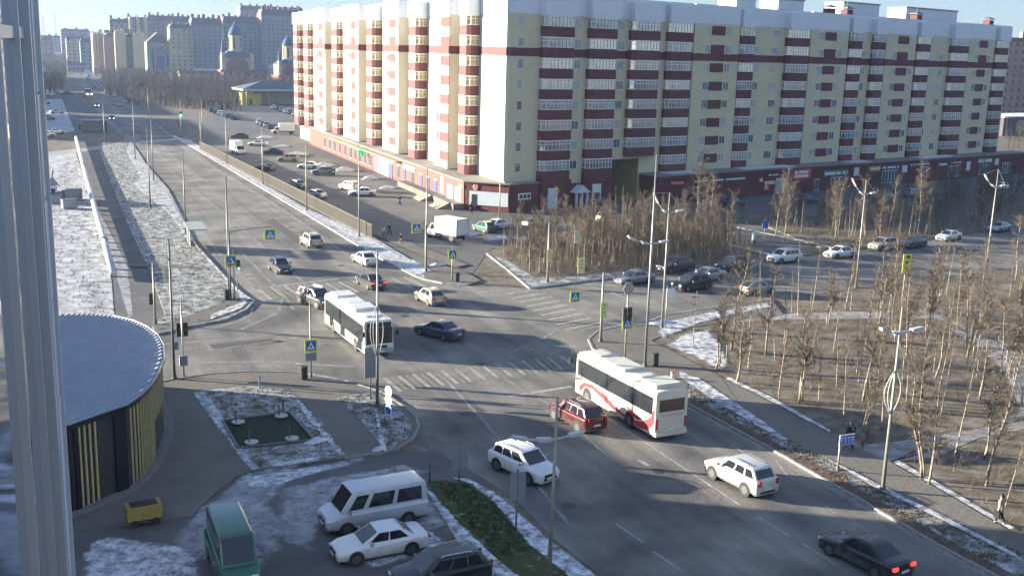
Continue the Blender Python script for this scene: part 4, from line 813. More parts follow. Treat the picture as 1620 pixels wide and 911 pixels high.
    h = MB(); h.box(-.03,.09,-.16,.16,-.08,.08) if t in ('sedan','hatch') else h.box(-.03,.06,-.07,.07,-.16,.16); M['tail'] = h.mesh('tail_light', TAIL); M['tail_lit'] = h.mesh('tail_light', TAILON)
    h = MB(); h.box(-.015,.015,-.26,.26,-.055,.055); M['plate'] = h.mesh('number_plate', PLATE)
    h = MB(); h.box(-.02,.03,-.42,.42,-.09,.09); M['grille'] = h.mesh('grille', BLACK)
    h = MB(); h.obox((0,0,0),(.06,0,0),(0,.11,0),(0,0,.08)); M['mirror'] = h.mesh('mirror', pm)
    h = MB(); h.tube([(rf_-.3,0,zr+.0),(rf_-.4,0,zr+.07),(rr+.5,0,zr+.07),(rr+.4,0,zr)], .025, 5); M['rail'] = h.mesh('roof_rail', CHROME)
    M['dims'] = (Lg,hw,zr,zb,nz,prof,wx,wr,wt,bf,br); return M
CAT = {'sedan':'car','suv':'car','hatch':'car','van':'minibus','bigvan':'van'}
def car(t, pm, pos, head, label, group=None, lights=None, tails=None, detail=2, z=0, cat=None, scale=1.0):
    M = cached(('car',t,pm.name), lambda: car_meshes(t, pm)); Lg, hw, zr, zb, nz, prof, wx, wr, wt, bf, br = M['dims']
    r = empty({'sedan':'sedan_car','suv':'sport_utility_car','hatch':'hatchback_car','van':'minibus','bigvan':'panel_van'}[t], (pos[0],pos[1],z), radians(head), label, cat or CAT[t], group)
    r.scale = (scale,)*3
    inst('body', M['body'], r); inst('windscreen', M['windscreen'], r); inst('underbody', M['underbody'], r)
    inst('rear_window', M['rear_window'], r)
    for k in ('side_l','side_r'):
        for m in M[k]: inst('side_window', m, r)
    for x in wx:
        for s in (-1,1):
            w = inst('wheel', M['tyre'], r, (x,s*(hw-.10),wr))
            if detail > 0: inst('rim', M['rim'], w)
    fx, rx = prof[1][0], prof[-2][0]
    if detail > 0:
        for s in (-1,1):
            inst('headlight', M['headlight_lit'] if lights else M['headlight'], r, (fx+.02,s*hw*.62,nz-.12))
            inst('tail_light', M['tail_lit'] if tails else M['tail'], r, (rx-.07,s*hw*.70,(.82 if t in ('sedan','hatch') else .98)))
    if detail > 1:
        for s in (-1,1):
            inst('mirror', M['mirror'], r, (bf-.42,s*(hw+.09),zb+.12))
            if t == 'suv': inst('roof_rail', M['rail'], r, (0,s*wt*.85,0))
        inst('number_plate', M['plate'], r, (prof[0][0]+.03,0,prof[0][2]-.12)); inst('number_plate', M['plate'], r, (prof[-1][0]-.06,0,.62))
        inst('grille', M['grille'], r, (prof[0][0]-.005,0,prof[0][2]+.01))
    return r
G1 = 'cars moving through the crossroads'
car('suv', PW, (24.79,53.01), -72.4, 'white crossover driving toward the viewer past the lawn wedge', G1)
car('suv', PRD, (31.73,59.77), 97.9, 'dark red crossover driving beside the coach', G1)
car('suv', paint('ivory', (.60,.58,.53), .1), (35.96,47.36), 97.0, 'ivory crossover with roof rails behind the coach', G1)
car('sedan', PBK, (35.91,37.01), 98.8, 'black sedan with red tail lights at the lower right', G1, tails=True)
car('sedan', PBL, (30.60,83.53), 118, 'dark blue sedan crossing the junction beside the white bus', G1)
car('hatch', PBE, (34.14,95.81), 96, 'beige hatchback trailing exhaust on the far side of the junction', G1)
car('sedan', PBK, (30.64,104.32), 96, 'dark sedan with red tail lights on the far crossing', G1, tails=True)
car('sedan', PW, (33.43,116.08), 96, 'white sedan just beyond the far crossing', G1)
car('suv', PBE, (30.21,128.65), 94, 'beige crossover driving away beside the parking fence', G1)
car('hatch', PDG, (23.43,114.48), -84, 'dark hatchback facing the viewer short of the far crossing', G1)
car('suv', PDG, (23.42,98.00), -70, 'dark crossover with pale bonnet on the far crossing behind the bus', G1)
G2 = 'cars on the side street to the right'
ew = -170.0
car('sedan', PSI, (58.21,97.79), -173.0, 'silver-beige sedan first in the queue by the grove kerb', G2)
car('suv', PDG, (66.01,101.88), -173.0, 'dark estate car under the birch trunks in the kerb lane', G2)
car('suv', PBK, (62.58,93.21), ew, 'black off-road car in the middle lane of the queue', G2)
car('sedan', PSI, (66.98,96.92), ew, 'silver car half hidden behind the black off-road car', G2)
car('suv', PDG, (73.19,100.95), -164.6, 'dark crossover behind the queue in the kerb lane', G2)
car('suv', PW, (82.30,103.13), -172.0, 'white crossover passing the lane mouth', G2)
car('sedan', PW, (91.54,103.95), -172.0, 'white sedan between lane mouth and lamp post', G2)
car('suv', PBE, (101.11,106.78), -166.8, 'pale crossover under the bare trees in the side street', G2)
car('hatch', PSI, (68.30,89.60), 10.0, 'silver hatchback leaving along the wood side of the street', G2)
car('sedan', PDG, (106.64,107.21), -166.8, 'dark car far up the side street behind trunks', G2, detail=1)
car('sedan', PSI, (130.42,114.38), -163.9, 'grey car at the far right end of the side street', G2, detail=1)
car('sedan', PW, (116.19,110.26), -163.9, 'white car in the side street between dark car and grey car', G2, detail=1)
G3 = 'cars in the parking lot by the fence'
for t, pm, p, h, lb in (('sedan',PW,(49.39,264.79),150,'white sedan farthest up the lot aisle'), ('sedan',PDG,(49.01,243.97),150,'dark sedan behind the beige off-road car'), ('suv',PBE,(48.70,227.23),160,'beige off-road car in the lot'),
        ('sedan',PBK,(40.80,211.41),120,'black sedan close to the fence'), ('sedan',PW,(49.92,213.39),150,'white sedan in mid lot'), ('suv',PGY,(49.98,202.16),175,'grey estate car with a person standing beside it'), ('sedan',PGY,(40.87,184.38),112,'dark grey sedan parked along the fence'),
        ('sedan',PSI,(41.00,171.09),112,'silver sedan parked along the fence, nearest of the row'), ('suv',PW,(48.95,179.27),110,'white crossover in the open part of the lot'), ('sedan',PW,(49.05,171.75),170,'white sedan beside the white crossover in the lot'), ('sedan',PBK,(48.83,287.15),170,'black sedan by the far lot entrance')):
    car(t, pm, p, h, lb, G3, detail=1)
def mixp(a, b, t): return (a[0]+(b[0]-a[0])*t, a[1]+(b[1]-a[1])*t)
ORD = ('first','second','third','fourth','fifth','sixth','seventh')
def row(a, b, n, head, cols, where, group):
    for i in range(n):
        pm = cols[i]; car('sedan' if i % 2 else 'suv', pm, mixp(a, b, i/(n-1)), head, f'{ORD[i]} car from the left, {pm.name[6:]}, in the {where}', group, detail=0)
row((58.87,398.68), (59.69,358.40), 6, 60, (PDG,PBK,PW,PSI,PDG,PBK), 'row by the far lot entrance', 'far row of parked cars by the entrance')
row((85.00,420.16), (83.86,371.62), 7, 70, (PW,PDG,PSI,PW,PGY,PW,PSI), 'row by the far end of the block', 'far row of parked cars by the block')
row((63.61,338.14), (63.47,319.83), 4, 80, (PW,PGY,PSI,PDG), 'row left of the far white lorry', 'parked cars by the white lorry')
G4 = 'cars parked in the shade of the shops'
for t, pm, p, h, lb in (('suv',PBE,(76.54,136.17),10,'beige crossover behind the grove before the passage'), ('sedan',PW,(58.19,134.91),20,'white car behind twigs at the left end of the grove'), ('sedan',PSI,(63.88,134.61),15,'silver car behind twigs in mid grove'),
        ('hatch',PGR,(55.31,133.45),100,'teal hatchback parked left of the grove'), ('sedan',PBL,(105.82,146.92),12,'dark blue car by the shop with red sign'), ('sedan',PBL,(120.73,146.70),12,'blue car below the red shop sign'), ('suv',PSI,(147.46,149.28),12,'silver crossover in shade under the far shops'),
        ('sedan',PDG,(155.76,147.52),12,'dark sedan in shade under the far shops'), ('sedan',PSI,(139.13,147.60),12,'grey sedan in shade by the navy sign'), ('sedan',PW,(175.83,154.72),12,'white sedan at the far right corner of the shops')):
    car(t, pm, p, h, lb, G4, detail=1)
G5 = 'vehicles in the snowy car park'
car('van', paint('silver_white', (.52,.53,.55), .3), (14.75,49.78), -178.0+2, 'white minibus with three side windows in the snowy car park', G5)
car('sedan', PW, (14.05,46.37), -178.0, 'white sedan parked next to the white minibus', G5)
car('suv', PBK, (15.72,42.28), -178.0, 'black crossover at the bottom rim of the car park', G5)
car('bigvan', PGR, (7.16,47.15), -90, 'teal green high-roofed van by the yellow machine', G5, scale=.93)
G6 = 'cars far up the main road'
for t, pm, p, h, lb, li, ta in (('suv',PDG,(21.24,426.86),-95,'dark car with headlights on far up the road',True,None), ('sedan',PGY,(30.04,436.12),85,'grey car with red tail lights far up the road',None,True), ('sedan',PW,(32.78,511.44),85,'white car at the far crossing',None,None), ('sedan',PBK,(21.85,357.97),-95,'black car near the far bus shelter',True,None),
        ('suv',PW,(2.07,294.39),20,'white crossover parked on the far left yard',None,None), ('sedan',PW,(4.61,304.26),20,'white car behind the crossover on the far left yard',None,None)):
    car(t, pm, p, h, lb, G6, li, ta, 1)
# ---------------- long vehicles
def place(a, b, W):
    d = Vector(b)-Vector(a); n = Vector((d.y,-d.x)).normalized(); c = (Vector(a)+Vector(b))/2+n*W/2; return c, atan2(d.y,d.x)
def rbox(mb, x0, x1, hw, z0, z1, r=.18, taper=.06):
    """bus shell: rounded roof edge, slightly sloped nose"""
    sec = [(hw,z0),(hw,z1-.45),(hw*.985,z1-r),(hw*.93,z1-.05),(hw*.6,z1),(-hw*.6,z1),(-hw*.93,z1-.05),(-hw*.985,z1-r),(-hw,z1-.45),(-hw,z0)]
    st = [(x0,.97,0),(x0+.12,1,0),(x1-.25,1,0),(x1-.06,.985,0),(x1,.93,0)]; vs = []; n = len(sec); fs = []
    for k, (x, f, _) in enumerate(st):
        for y, z in sec: vs.append((x-(taper*(z-z0)*(1.6 if k >= 3 else 0)/(1)) , y*f, z))
    for i in range(len(st)-1):
        for j in range(n): fs.append((i*n+j,i*n+(j+1)%n,(i+1)*n+(j+1)%n,(i+1)*n+j))
    fs += [tuple(range(n-1,-1,-1)), tuple(range((len(st)-1)*n,len(st)*n))]
    mb.add(vs, fs)
BUSW = mat('bus_white', (.75,.74,.70), .35, noise=.08, nscale=.8, coat=.4); BUSR = mat('livery_red', (.50,.04,.045), .4); CREAMB = mat('coach_cream', (.72,.66,.52), .4, noise=.08, nscale=.6)
salted(BUSW, .9, .6); salted(CREAMB, .8, .45)
def wheels(r, xs, hw, rad=.48, w=.3):
    for x in xs:
        for s in (-1,1):
            b = MB(); b.disc((x,s*(hw-.13),rad), (0,1,0), rad, w, 22); o = b.build('wheel', RUBBER, r); b = MB(); b.disc((x,s*(hw-.12),rad), (0,1,0), rad*.58, w, 14); b.build('rim', RIM, o)
            b = MB(); b.disc((x,s*(hw-.008),rad+.05), (0,1,0), rad*1.18, .03, 22); b.build('wheel_arch', BLACK, r)
# city bus
c, hd = place((22.33,89.10), (22.75,80.14), -2.45); hd_ = hd
bus = empty('city_bus', (c.x,c.y,0), hd, 'white low-floor city bus turning toward the viewer in the junction', 'bus')
b = MB(); rbox(b, -5.5, 5.5, 1.23, .30, 2.95); inst('body', soft(b.mesh('body', BUSW), .08), bus)
for s in (-1,1):
    xs = [-5.2,-3.9,-2.5,-1.1,.3,1.7,3.1,4.4,5.0]
    for a, e in zip(xs[:-1], xs[1:]): bx('side_window', GLASSC, bus, a+.03, e-.03, *sorted((s*1.225,s*1.245)), 1.25, 2.45)
    bx('window_band', BLACK, bus, -5.25, 5.05, *sorted((s*1.222,s*1.237)), 1.15, 2.55)
for x in (-3.4,-.2,4.2): bx('door', GLASSC, bus, x-.55, x+.55, -1.25, -1.236, .4, 2.45)
bx('windscreen', GLASSC, bus, 5.24, 5.47, -1.08, 1.08, 1.05, 2.35); bx('destination_board', SGD, bus, 5.15, 5.40, -1.0, 1.0, 2.4, 2.75); bx('bumper', mat('bumper_grey', (.35,.35,.36), .5), bus, 5.3, 5.62, -1.15, 1.15, .32, .62)
bx('headlight', HEAD, bus, 5.35, 5.56, .72, 1.08, .68, .86); bx('headlight', HEAD, bus, 5.35, 5.56, -1.08, -.72, .68, .86); bx('number_plate', PLATE, bus, 5.62, 5.64, -.26, .26, .42, .54); bx('grille', BLACK, bus, 5.38, 5.55, -.6, .6, .7, .9)
for x0, x1, w, h in ((-4.9,-3.0,.85,.24),(-2.2,-.4,.75,.20),(.2,2.2,.9,.30),(3.0,4.2,.7,.14)): bx('roof_unit', mat('roof_unit', (.60,.60,.58), .5, noise=.1, nscale=1), bus, x0, x1, -w, w, 2.955, 2.955+h)
for s in (-1,1): b = MB(); b.tube([(5.2,s*1.2,2.5),(5.6,s*1.4,2.5),(5.65,s*1.42,2.1)], .03, 5); b.obox((5.66,s*1.42,1.95),(.05,0,0),(0,.11,0),(0,0,.2)); b.build('mirror', BLACK, bus)
wheels(bus, (3.1,-3.0), 1.23, .47)
# coach
c, hd = place((34.80,55.05), (34.31,65.10), 2.5)
coach = empty('touring_coach', (c.x,c.y,0), hd, 'cream touring coach with red swoosh livery in the right lane', 'coach')
b = MB(); rbox(b, -5.1, 5.1, 1.25, .35, 3.35); inst('body', soft(b.mesh('body', CREAMB), .08), coach)
xs = [-4.75,-3.3,-1.7,0,1.7,3.2,4.6]
for s in (-1,1):
    for a, e in zip(xs[:-1], xs[1:]): bx('side_window', GLASSC, coach, a+.02, e-.02, *sorted((s*1.235,s*1.262)), 1.75, 2.85)
    bx('window_band', BLACK, coach, -4.8, 4.75, *sorted((s*1.23,s*1.255)), 1.7, 2.88)
    # livery ribbons, flat on the side
    for pts in ([(5.0,1.45),(4.2,1.62),(3.4,1.55),(4.2,1.5),(5.0,1.2)], [(4.3,.62),(3.6,1.15),(2.6,1.25),(1.2,.95),(-.4,.55),(-.4,.75),(1.0,1.25),(2.6,1.55),(3.8,1.4),(4.5,.8)],
                [(2.0,1.65),(1.0,1.35),(-.6,.85),(-2.4,.65),(-3.6,.9),(-4.6,1.5),(-5.0,2.3),(-5.0,1.2),(-4.4,.6),(-3.4,.42),(-2.2,.45),(-.4,.7),(1.2,1.25)], [(-1.4,1.5),(-2.4,1.0),(-3.2,.9),(-3.8,1.15),(-3.2,1.12),(-2.4,1.3)]):
        b = MB(); b.add([(x,s*1.262,z) for x,z in pts], [tuple(range(len(pts)))]); b.build('livery_ribbon', BUSR, coach)
bx('windscreen', GLASSC, coach, 4.62, 5.06, -1.1, 1.1, 1.2, 2.75); bx('rear_window', mat('rear_glass_brown', (.10,.05,.045), .2), coach, -5.13, -5.08, -.95, .95, 1.95, 2.75)
bx('rear_panel', mat('coach_rear_panel', (.62,.58,.48), .5, noise=.1, nscale=1), coach, -5.125, -5.09, -1.0, 1.0, .75, 1.85); bx('number_plate', PLATE, coach, -5.15, -5.126, -.26, .26, .72, .84)
for k in range(6): bx('letter', mat('faded_lettering', (.45,.42,.35), .6), coach, -5.145, -5.126, -.75+.26*k, -.58+.26*k, 1.62, 1.8)
for s in (-1,1): bx('tail_light', TAIL, coach, -5.14, -5.08, *sorted((s*1.02,s*1.17)), .8, 1.5)
bx('rear_bumper', CREAMB, coach, -5.22, -5.0, -1.2, 1.2, .35, .62)
for x0, x1, w, h in ((-.6,2.0,.8,.18),(-4.6,-3.0,.95,.26),(3.1,3.9,.45,.1),(-2.2,-1.5,.45,.1)): bx('roof_unit', mat('coach_roof_unit', (.62,.59,.50), .5, noise=.12, nscale=1), coach, x0, x1, -w, w, 3.355, 3.355+h)
for s in (-1,1): b = MB(); b.tube([(4.6,s*1.15,3.2),(5.2,s*1.3,3.35),(5.5,s*1.4,3.1),(5.5,s*1.4,2.7)], .04, 6); b.obox((5.5,s*1.4,2.55),(.05,0,0),(0,.12,0),(0,0,.22)); b.build('mirror', BLACK, coach)
wheels(coach, (3.3,-2.2), 1.25, .5)
# white box lorry
def lorry(pos, head, label, L=4.2, cabm=PW, boxm=WHITE, group=None):
    r = empty('box_lorry', (pos[0],pos[1],0), radians(head), label, 'lorry', group)
    b = MB(); b.box(-L/2-1.0,L/2-1.0,-1.05,1.05,.85,2.95); o = b.build('cargo_box', boxm, r)
    for x in (-L/2-1.0,L/2-1.0): b = MB(); b.box(x-.03,x+.03,-1.07,1.07,.83,.95); b.box(x-.03,x+.03,-1.07,1.07,2.88,2.97); b.box(x-.03,x+.03,1.0,1.07,.95,2.88); b.box(x-.03,x+.03,-1.07,-1.0,.95,2.88); b.build('box_frame', GREYM, o)
    x = L/2-.9; b = MB()
    prof = [(x,.45),(x+1.75,.45),(x+1.8,.95),(x+1.25,1.15),(x+.75,1.95),(x,2.0)]
    n = len(prof); b.add([(a,-.95,z) for a,z in prof]+[(a,.95,z) for a,z in prof], [tuple(range(n)),tuple(range(2*n-1,n-1,-1))]+[(i,n+i,n+(i+1)%n,(i+1)%n) for i in range(n)]); b.build('cab', cabm, r)
    b = MB(); b.add([(x+1.26,-.85,1.19),(x+1.26,.85,1.19),(x+.80,.8,1.92),(x+.80,-.8,1.92)],[(0,1,2,3)]); b.build('windscreen', GLASSC, r)
    for s in (-1,1): b = MB(); b.add([(x+.15,s*.958,1.2),(x+1.05,s*.958,1.2),(x+.68,s*.958,1.85),(x+.15,s*.958,1.85)],[(0,1,2,3)]); b.build('side_window', GLASSC, r); bx('headlight', HEAD, r, x+1.72, x+1.83, *sorted((s*.5,s*.85)), .72, .9)
    b = MB(); b.box(-L/2-.9,x+.2,-.4,.4,.5,.84); b.build('chassis', BLACK, r)
    wheels(r, (x+1.0,-L/2+.1), .98, .38, .24); return r
lorry((48.17,129.10), 112.0, 'white box lorry parked at the lot mouth by the grove')
lorry((63.23,301.00), 175, 'white box lorry far up the lot beside the block', 4.4)
lorry((41.28,244.93), -80, 'small white box lorry facing the viewer near the fence', 3.0)
# far road works vehicle
w = empty('tractor_loader', (*(21.44,497.96),0), radians(-80), 'pale loader with warning lights far up the road', 'loader')
b = MB(); b.box(-3,2.5,-1.3,1.3,.9,2.2); b.build('body', mat('loader_paint', (.6,.58,.45), .5), w); bx('cab', GLASSC, w, -1.4, .6, -1.1, 1.1, 2.204, 3.6); bx('cab_roof', WHITE, w, -1.5, .7, -1.2, 1.2, 3.604, 3.8); bx('blade', mat('blade_orange', (.6,.3,.08), .5), w, 2.6, 2.9, -1.7, 1.7, .2, 1.3)
bx('headlight', HEADON, w, 2.5, 2.56, -1.1, -.6, 1.5, 1.9); bx('headlight', HEADON, w, 2.5, 2.56, .6, 1.1, 1.5, 1.9); wheels(w, (1.7,-2), 1.3, .75, .5)
# yellow machine box by the round building
y = empty('yellow_generator', (*(3.82,53.83),0), radians(4.3), 'yellow generator on wheels beside the round building', 'generator')
b = MB(); b.box(-.85,.85,-.5,.5,.35,1.05); b.build('housing', mat('generator_yellow', (.34,.25,.06), .5, noise=.2, nscale=2), y); bx('top_grille', BLACK, y, -.65, .65, -.35, .35, 1.054, 1.1)
for x in (-.5,.5):
    for s in (-1,1): b = MB(); b.disc((x,s*.5,.2), (0,1,0), .2, .12, 14); b.build('wheel', RUBBER, y)
b = MB(); b.tube([(.85,0,.5),(1.5,0,.3)], .035, 6); b.build('tow_bar', POLED, y)

# ------------------------------------------------------------------ lamp posts, signals, signs, street furniture
LAMPH = mat('lamp_housing', (.55,.56,.57), .4, .3); LENSW = mat('lamp_lens', (.7,.7,.68), .2); ORN = mat('ornament_tube', (.46,.46,.43), .5); SIGK = mat('signal_black', (.03,.03,.032), .5)
LR = mat('lens_red', (.14,.01,.01), .3); LA = mat('lens_amber', (.16,.09,.01), .3); LG = mat('lens_green', (.01,.10,.06), .3); LGON = mat('lens_green_lit', (.05,.6,.4), .3, emit=(.05,1,.6), estr=3); LRON = mat('lens_red_lit', (.7,.05,.03), .3, emit=(1,.05,.03), estr=3)
def root(name, p, rz, label, cat, group=None): return empty(name, (p[0],p[1],0), rz, label, cat, group)
def pole(r, h, r0=.11, r1=.06, m=None, lean=0, z0=0):
    b = MB(); b.tube([(0,0,z0),(lean*.4,0,h*.4),(lean,0,h)], [r0,(r0+r1)/2,r1], 10); o = b.build('pole', m or POLE, r, True)
    b = MB(); b.tube([(0,0,z0),(0,0,.35)], r0*1.5, 10); b.build('pole_base', POLED, r); return o
def bow(r, z, lft=2.6, rgt=1.5, rise=.9, rz=0, m=None):
    """bowed cross-arm with hooded lamps and tie wires to the pole top"""
    n = 9; pts = []
    for i in range(n+1):
        t = i/n; x = -lft+(lft+rgt)*t; pts.append((x*cos(rz), x*sin(rz), z+rise*max(0,-x/lft)**1.7+.1*max(0,x)))
    b = MB(); b.tube(pts, .055, 7); a = b.build('lamp_arm', m or ORN, r, True)
    for k in (1,4,n-1):
        p = Vector(pts[k]); d = (Vector(pts[min(k+1,n)])-Vector(pts[k-1])).normalized()
        b = MB(); b.obox(p+Vector((0,0,.04)), d*.36, d.cross(Vector((0,0,1))).normalized()*.13, Vector((0,0,.07))); o = b.build('lamp_head', LAMPH, a)
        b = MB(); b.obox(p+Vector((0,0,-.05)), d*.27, d.cross(Vector((0,0,1))).normalized()*.10, Vector((0,0,.015))); b.build('lamp_lens', LENSW, o)
def ties(r, z, top, lft, rise, rz=0):
    b = MB(); b.tube([(0,0,top),(-lft*cos(rz),-lft*sin(rz),z+rise)], .02, 5); b.build('tie_wire', ORN, r); b = MB(); b.tube([(0,0,top),(1.4*cos(rz),1.4*sin(rz),z+.14)], .02, 5); b.build('tie_wire', ORN, r)
def harp(r, z, h=3.0, w=.45, rz=0):
    """light ornament: leaf of bent tubes strapped to the pole"""
    for s, ww in ((-1,w),(1,w*.8),(-1,w*.55)):
        pts = [(s*ww*sin(pi*t)*cos(rz)+s*.05, s*ww*sin(pi*t)*sin(rz), z+h*t) for t in [i/10 for i in range(11)]]
        b = MB(); b.tube(pts, .026, 6); b.build('ornament', ORN, r, True)
def lamp(p, h, label, kind='bow', zb=None, lft=2.6, rise=.9, group='street lamps', m=None, lean=0, rz=0, harpz=None, tie=False):
    r = root('street_lamp', p, 0, label, 'street lamp', group); pole(r, h, .12, .055, m, lean)
    if zb: bow(r, zb, lft, 1.5, rise, rz)
    if tie: ties(r, zb, h, lft, rise, rz)
    if harpz: harp(r, *harpz)
    return r
lamp((42.89,69.71), 16.75, 'tallest grey lamp post on the corner by the coach, flag at its top', zb=9.90, lft=2.2, rise=.7, m=GREYM)
r_ = bpy.data.objects.new('x', None) if False else None
lamp((50.68,79.83), 12.35, 'lamp post with harp ornament before the red shops', zb=10.56, lft=1.7, rise=1.8, tie=True)
lamp((20.49,40.67), 9.05, 'nearest lamp post at the bottom centre', zb=7.05, lft=2.1, rise=.35, m=POLE, lean=.1)
lamp((43.14,43.58), 10.93, 'lamp post with leaf ornament at its middle on the right verge', zb=9.41, lft=1.4, rise=.35, harpz=(4.69, 7.29-4.69, .6))
lamp((20.18,67.05), 11.03, 'lamp post rising from the triangular lawn before the city bus', harpz=(3.64, 3.6, .45), m=GREYM)
lamp((8.12,77.96), 10.43, 'dark lamp post beside the round building', harpz=(8.88, 10.53-8.88, .4), m=POLED)
lamp((38.50,109.43), 11.60, 'lamp post on the snowbank before the box lorry')
lamp((80.83,88.75), 11.76, 'lamp post with bowed arms beside the white sedan in the side street', zb=10.20, lft=2.0, rise=1.8, tie=True)
lamp((104.49,92.79), 12.05, 'lamp post with bowed arms at the far right of the side street', zb=9.93, lft=2.2, rise=1.6, tie=True)
for a, lb in (((((34.95,257.97)), 8.75), 'fence lamp post farthest from the viewer'), (((35.22,222.89), 9.71), 'second fence lamp post from the far end'), (((35.96,188.94), 9.94), 'fence lamp post at mid fence'),
        (((36.15,156.50), 10.22), 'fence lamp post beside the silver sedan'), (((37.51,132.87), 12.08), 'fence lamp post nearest the crossing'),
        (((16.74,140.22), 10.42), 'lamp post beside the bus shelter'), (((16.05,102.46), 12.02), 'tall dark post at the left end of the far crossing'), (((14.77,164.70), 12.05), 'lamp post on the left pavement beyond the shelter'),
        (((18.57,198.73), 12.00), 'lamp post on the left pavement second beyond the shelter'), (((18.54,235.44), 13.37), 'lamp post on the left pavement near the far walk')):
    lamp(a[0], a[1], lb, group='lamp posts along the main road', m=POLED if a[0][0] < 25 else POLE)
for k, (px, lb) in enumerate((((14.84,273.29),'post in the island of the far crossing'), ((34.72,292.16),'post with a green signal at the far crossing'), ((35.13,383.36),'thin post on the right beyond the far crossing'), ((42.66,311.09),'thin post on the brown lawn beyond the fence'), ((62.06,143.99),'lamp post before the grey hoarding'))):
    r = root('street_lamp', px, 0, lb, 'street lamp'); pole(r, (9.5,9.5,9,9,7.5)[k], .1, .06)
    b = MB(); b.tube([(0,0,(9.5,9.5,9,9,7.5)[k]),(-.9,0,(9.5,9.5,9,9,7.5)[k]+.35)], .05, 6); b.build('lamp_arm', POLE, r)
    if k == 1:
        bx('signal_head', SIGK, r, -.35, .35, -.3, -.1, 5.2, 6.6); b = MB(); b.disc((0,-.32,5.6), (0,1,0), .3, .06, 14); b.build('lens', LGON, r)
# ---- signs and signals
def crossing_sign(r, z, x=0, y=-.08, s=.46):
    s *= .84
    o = bx('sign_board', SIGNY, r, x-s*1.35, x+s*1.35, y-.03, y, z-s*1.35, z+s*1.35)
    p = bx('sign_face', SIGNB, o, x-s, x+s, y-.045, y-.031, z-s, z+s)
    b = MB(); b.add([(x-s*.8,y-.05,z-s*.72),(x+s*.8,y-.05,z-s*.72),(x,y-.05,z+s*.78)], [(0,1,2)]); b.build('sign_triangle', SIGNW, o)
    b = MB(); y2 = y-.056
    for q in ([(-.1,.2),(.12,.2),(.1,-.15),(-.12,-.15)],[(-.12,-.15),(.0,-.15),(-.22,-.62),(-.36,-.62)],[(0,-.15),(.1,-.15),(.34,-.62),(.2,-.62)],[(-.1,.18),(-.3,-.1),(-.24,-.14),(-.02,.08)],[(.1,.18),(.3,-.08),(.24,-.13),(.02,.06)],[(-.08,.25),(.08,.25),(.08,.42),(-.08,.42)]):
        b.add([(x+a*s,y2,z+c*s-.08*s) for a,c in q], [tuple(range(len(q)))])
    b.build('walking_figure', SIGNK, o); return o
def signal(r, z, x=0, y=-.12, on=None, plate=None, back=False):
    h = bx('signal_head', SIGK, r, x-.17, x+.17, y-.2, y, z-.5, z+.5)
    if plate: bx('backplate', plate, r, x-.33, x+.33, y-.26, y-.238, z-.68, z+.68)
    for k, (m, key) in enumerate(((LG,'g'),(LA,'a'),(LR,'r'))):
        zz_ = z-.32+.32*k; yy = y-.205; b = MB(); b.disc((x,yy,zz_), (0,1,0), .11, .02, 14); b.build('lens', {'g':LGON,'r':LRON}.get(on, m) if on == key else m, h)
        b = MB(); b.tube([(x+.13*cos(t),yy-.01,zz_+.13*sin(t)) for t in [i*pi/8 for i in range(9)]], .015, 4); b.box(x-.12,x+.12,yy-.16,yy-.005,zz_+.115,zz_+.13); b.build('visor', SIGK, h)
    return h
YP = mat('signal_backplate', (.66,.62,.40), .5); YW = mat('signal_backplate_yellow', (.72,.70,.30), .5)
GS = 'pedestrian crossing signs'
r = root('crossing_signal', (16.51,102.32), 0, 'traffic signal showing green with a crossing sign at the far left corner', 'traffic light'); pole(r, 4.90, .07, .06); crossing_sign(r, 3.85, -.25, -.08, .5); signal(r, 3.42, .42, -.1, 'g'); b = MB(); b.tube([(.3,0,0),(.3,0,2.2)], .05, 7); b.build('side_post', GREYM, r)
r = root('overhead_crossing_sign', (16.12,102.16), 0, 'crossing sign hung over the far lanes on a long boom', 'road sign', GS); pole(r, 6.35+.3, .09, .08, POLED); zz = 6.29; b = MB(); b.tube([(0,0,zz+.35),(2.2,-.1,zz+.65),(4.0,-.2,zz+.75)], .04, 6); b.build('boom', POLED, r); crossing_sign(r, zz, 3.85, -.25, .5)
r = root('overhead_crossing_sign', (38.67,110.11), 0, 'crossing sign on a short boom left of the box lorry', 'road sign', GS); pole(r, 5.47, .09, .08); zz = 4.91; b = MB(); b.tube([(0,0,zz+.4),(-1.3,0,zz+.5)], .04, 6); b.build('boom', POLED, r); crossing_sign(r, zz, -1.1, -.1, .5)
r = root('crossing_sign', (39.51,103.97), 0, 'crossing sign on the corner island by the grove', 'road sign', GS); pole(r, 3.83, .07, .06); crossing_sign(r, 3.01, 0, -.09, .46)
r = root('crossing_sign', (17.51,75.11), 0, 'crossing sign on the plaza kerb left of the city bus', 'road sign', GS); pole(r, 5.83, .07, .06); crossing_sign(r, 2.57, 0, -.09, .42); bx('back_plate', SIGNBACK, r, -.42, .42, -.07, -.045, 1.41, 2.04)
r = root('mast_signal', (8.47,94.66), 0, 'yellowish mast-arm signal at the mouth of the side lane', 'traffic light'); h = 5.50; pole(r, h, .11, .08, POLE); b = MB(); b.tube([(0,0,h-.1),(1.1,-.6,h-.9)], .07, 7); b.build('mast_arm', POLE, r); signal(r, h-1.0, 1.1, -.6, None, YP); signal(r, 2.4, -.3, -.1)
r = root('post_signal', (8.81,78.21), 0, 'twin traffic signal with a control box beside the dark lamp post', 'traffic light'); pole(r, 5.87, .06, .05, GREYM); z = 3.74; signal(r, z, -.25, -.1); signal(r, z, .22, -.1); bx('control_box', SIGNBACK, r, -.28, .28, -.25, .1, 1.0, 1.75); bx('small_plate', SIGNBACK, r, -.6, -.3, -.06, -.03, 2.22, 2.79)
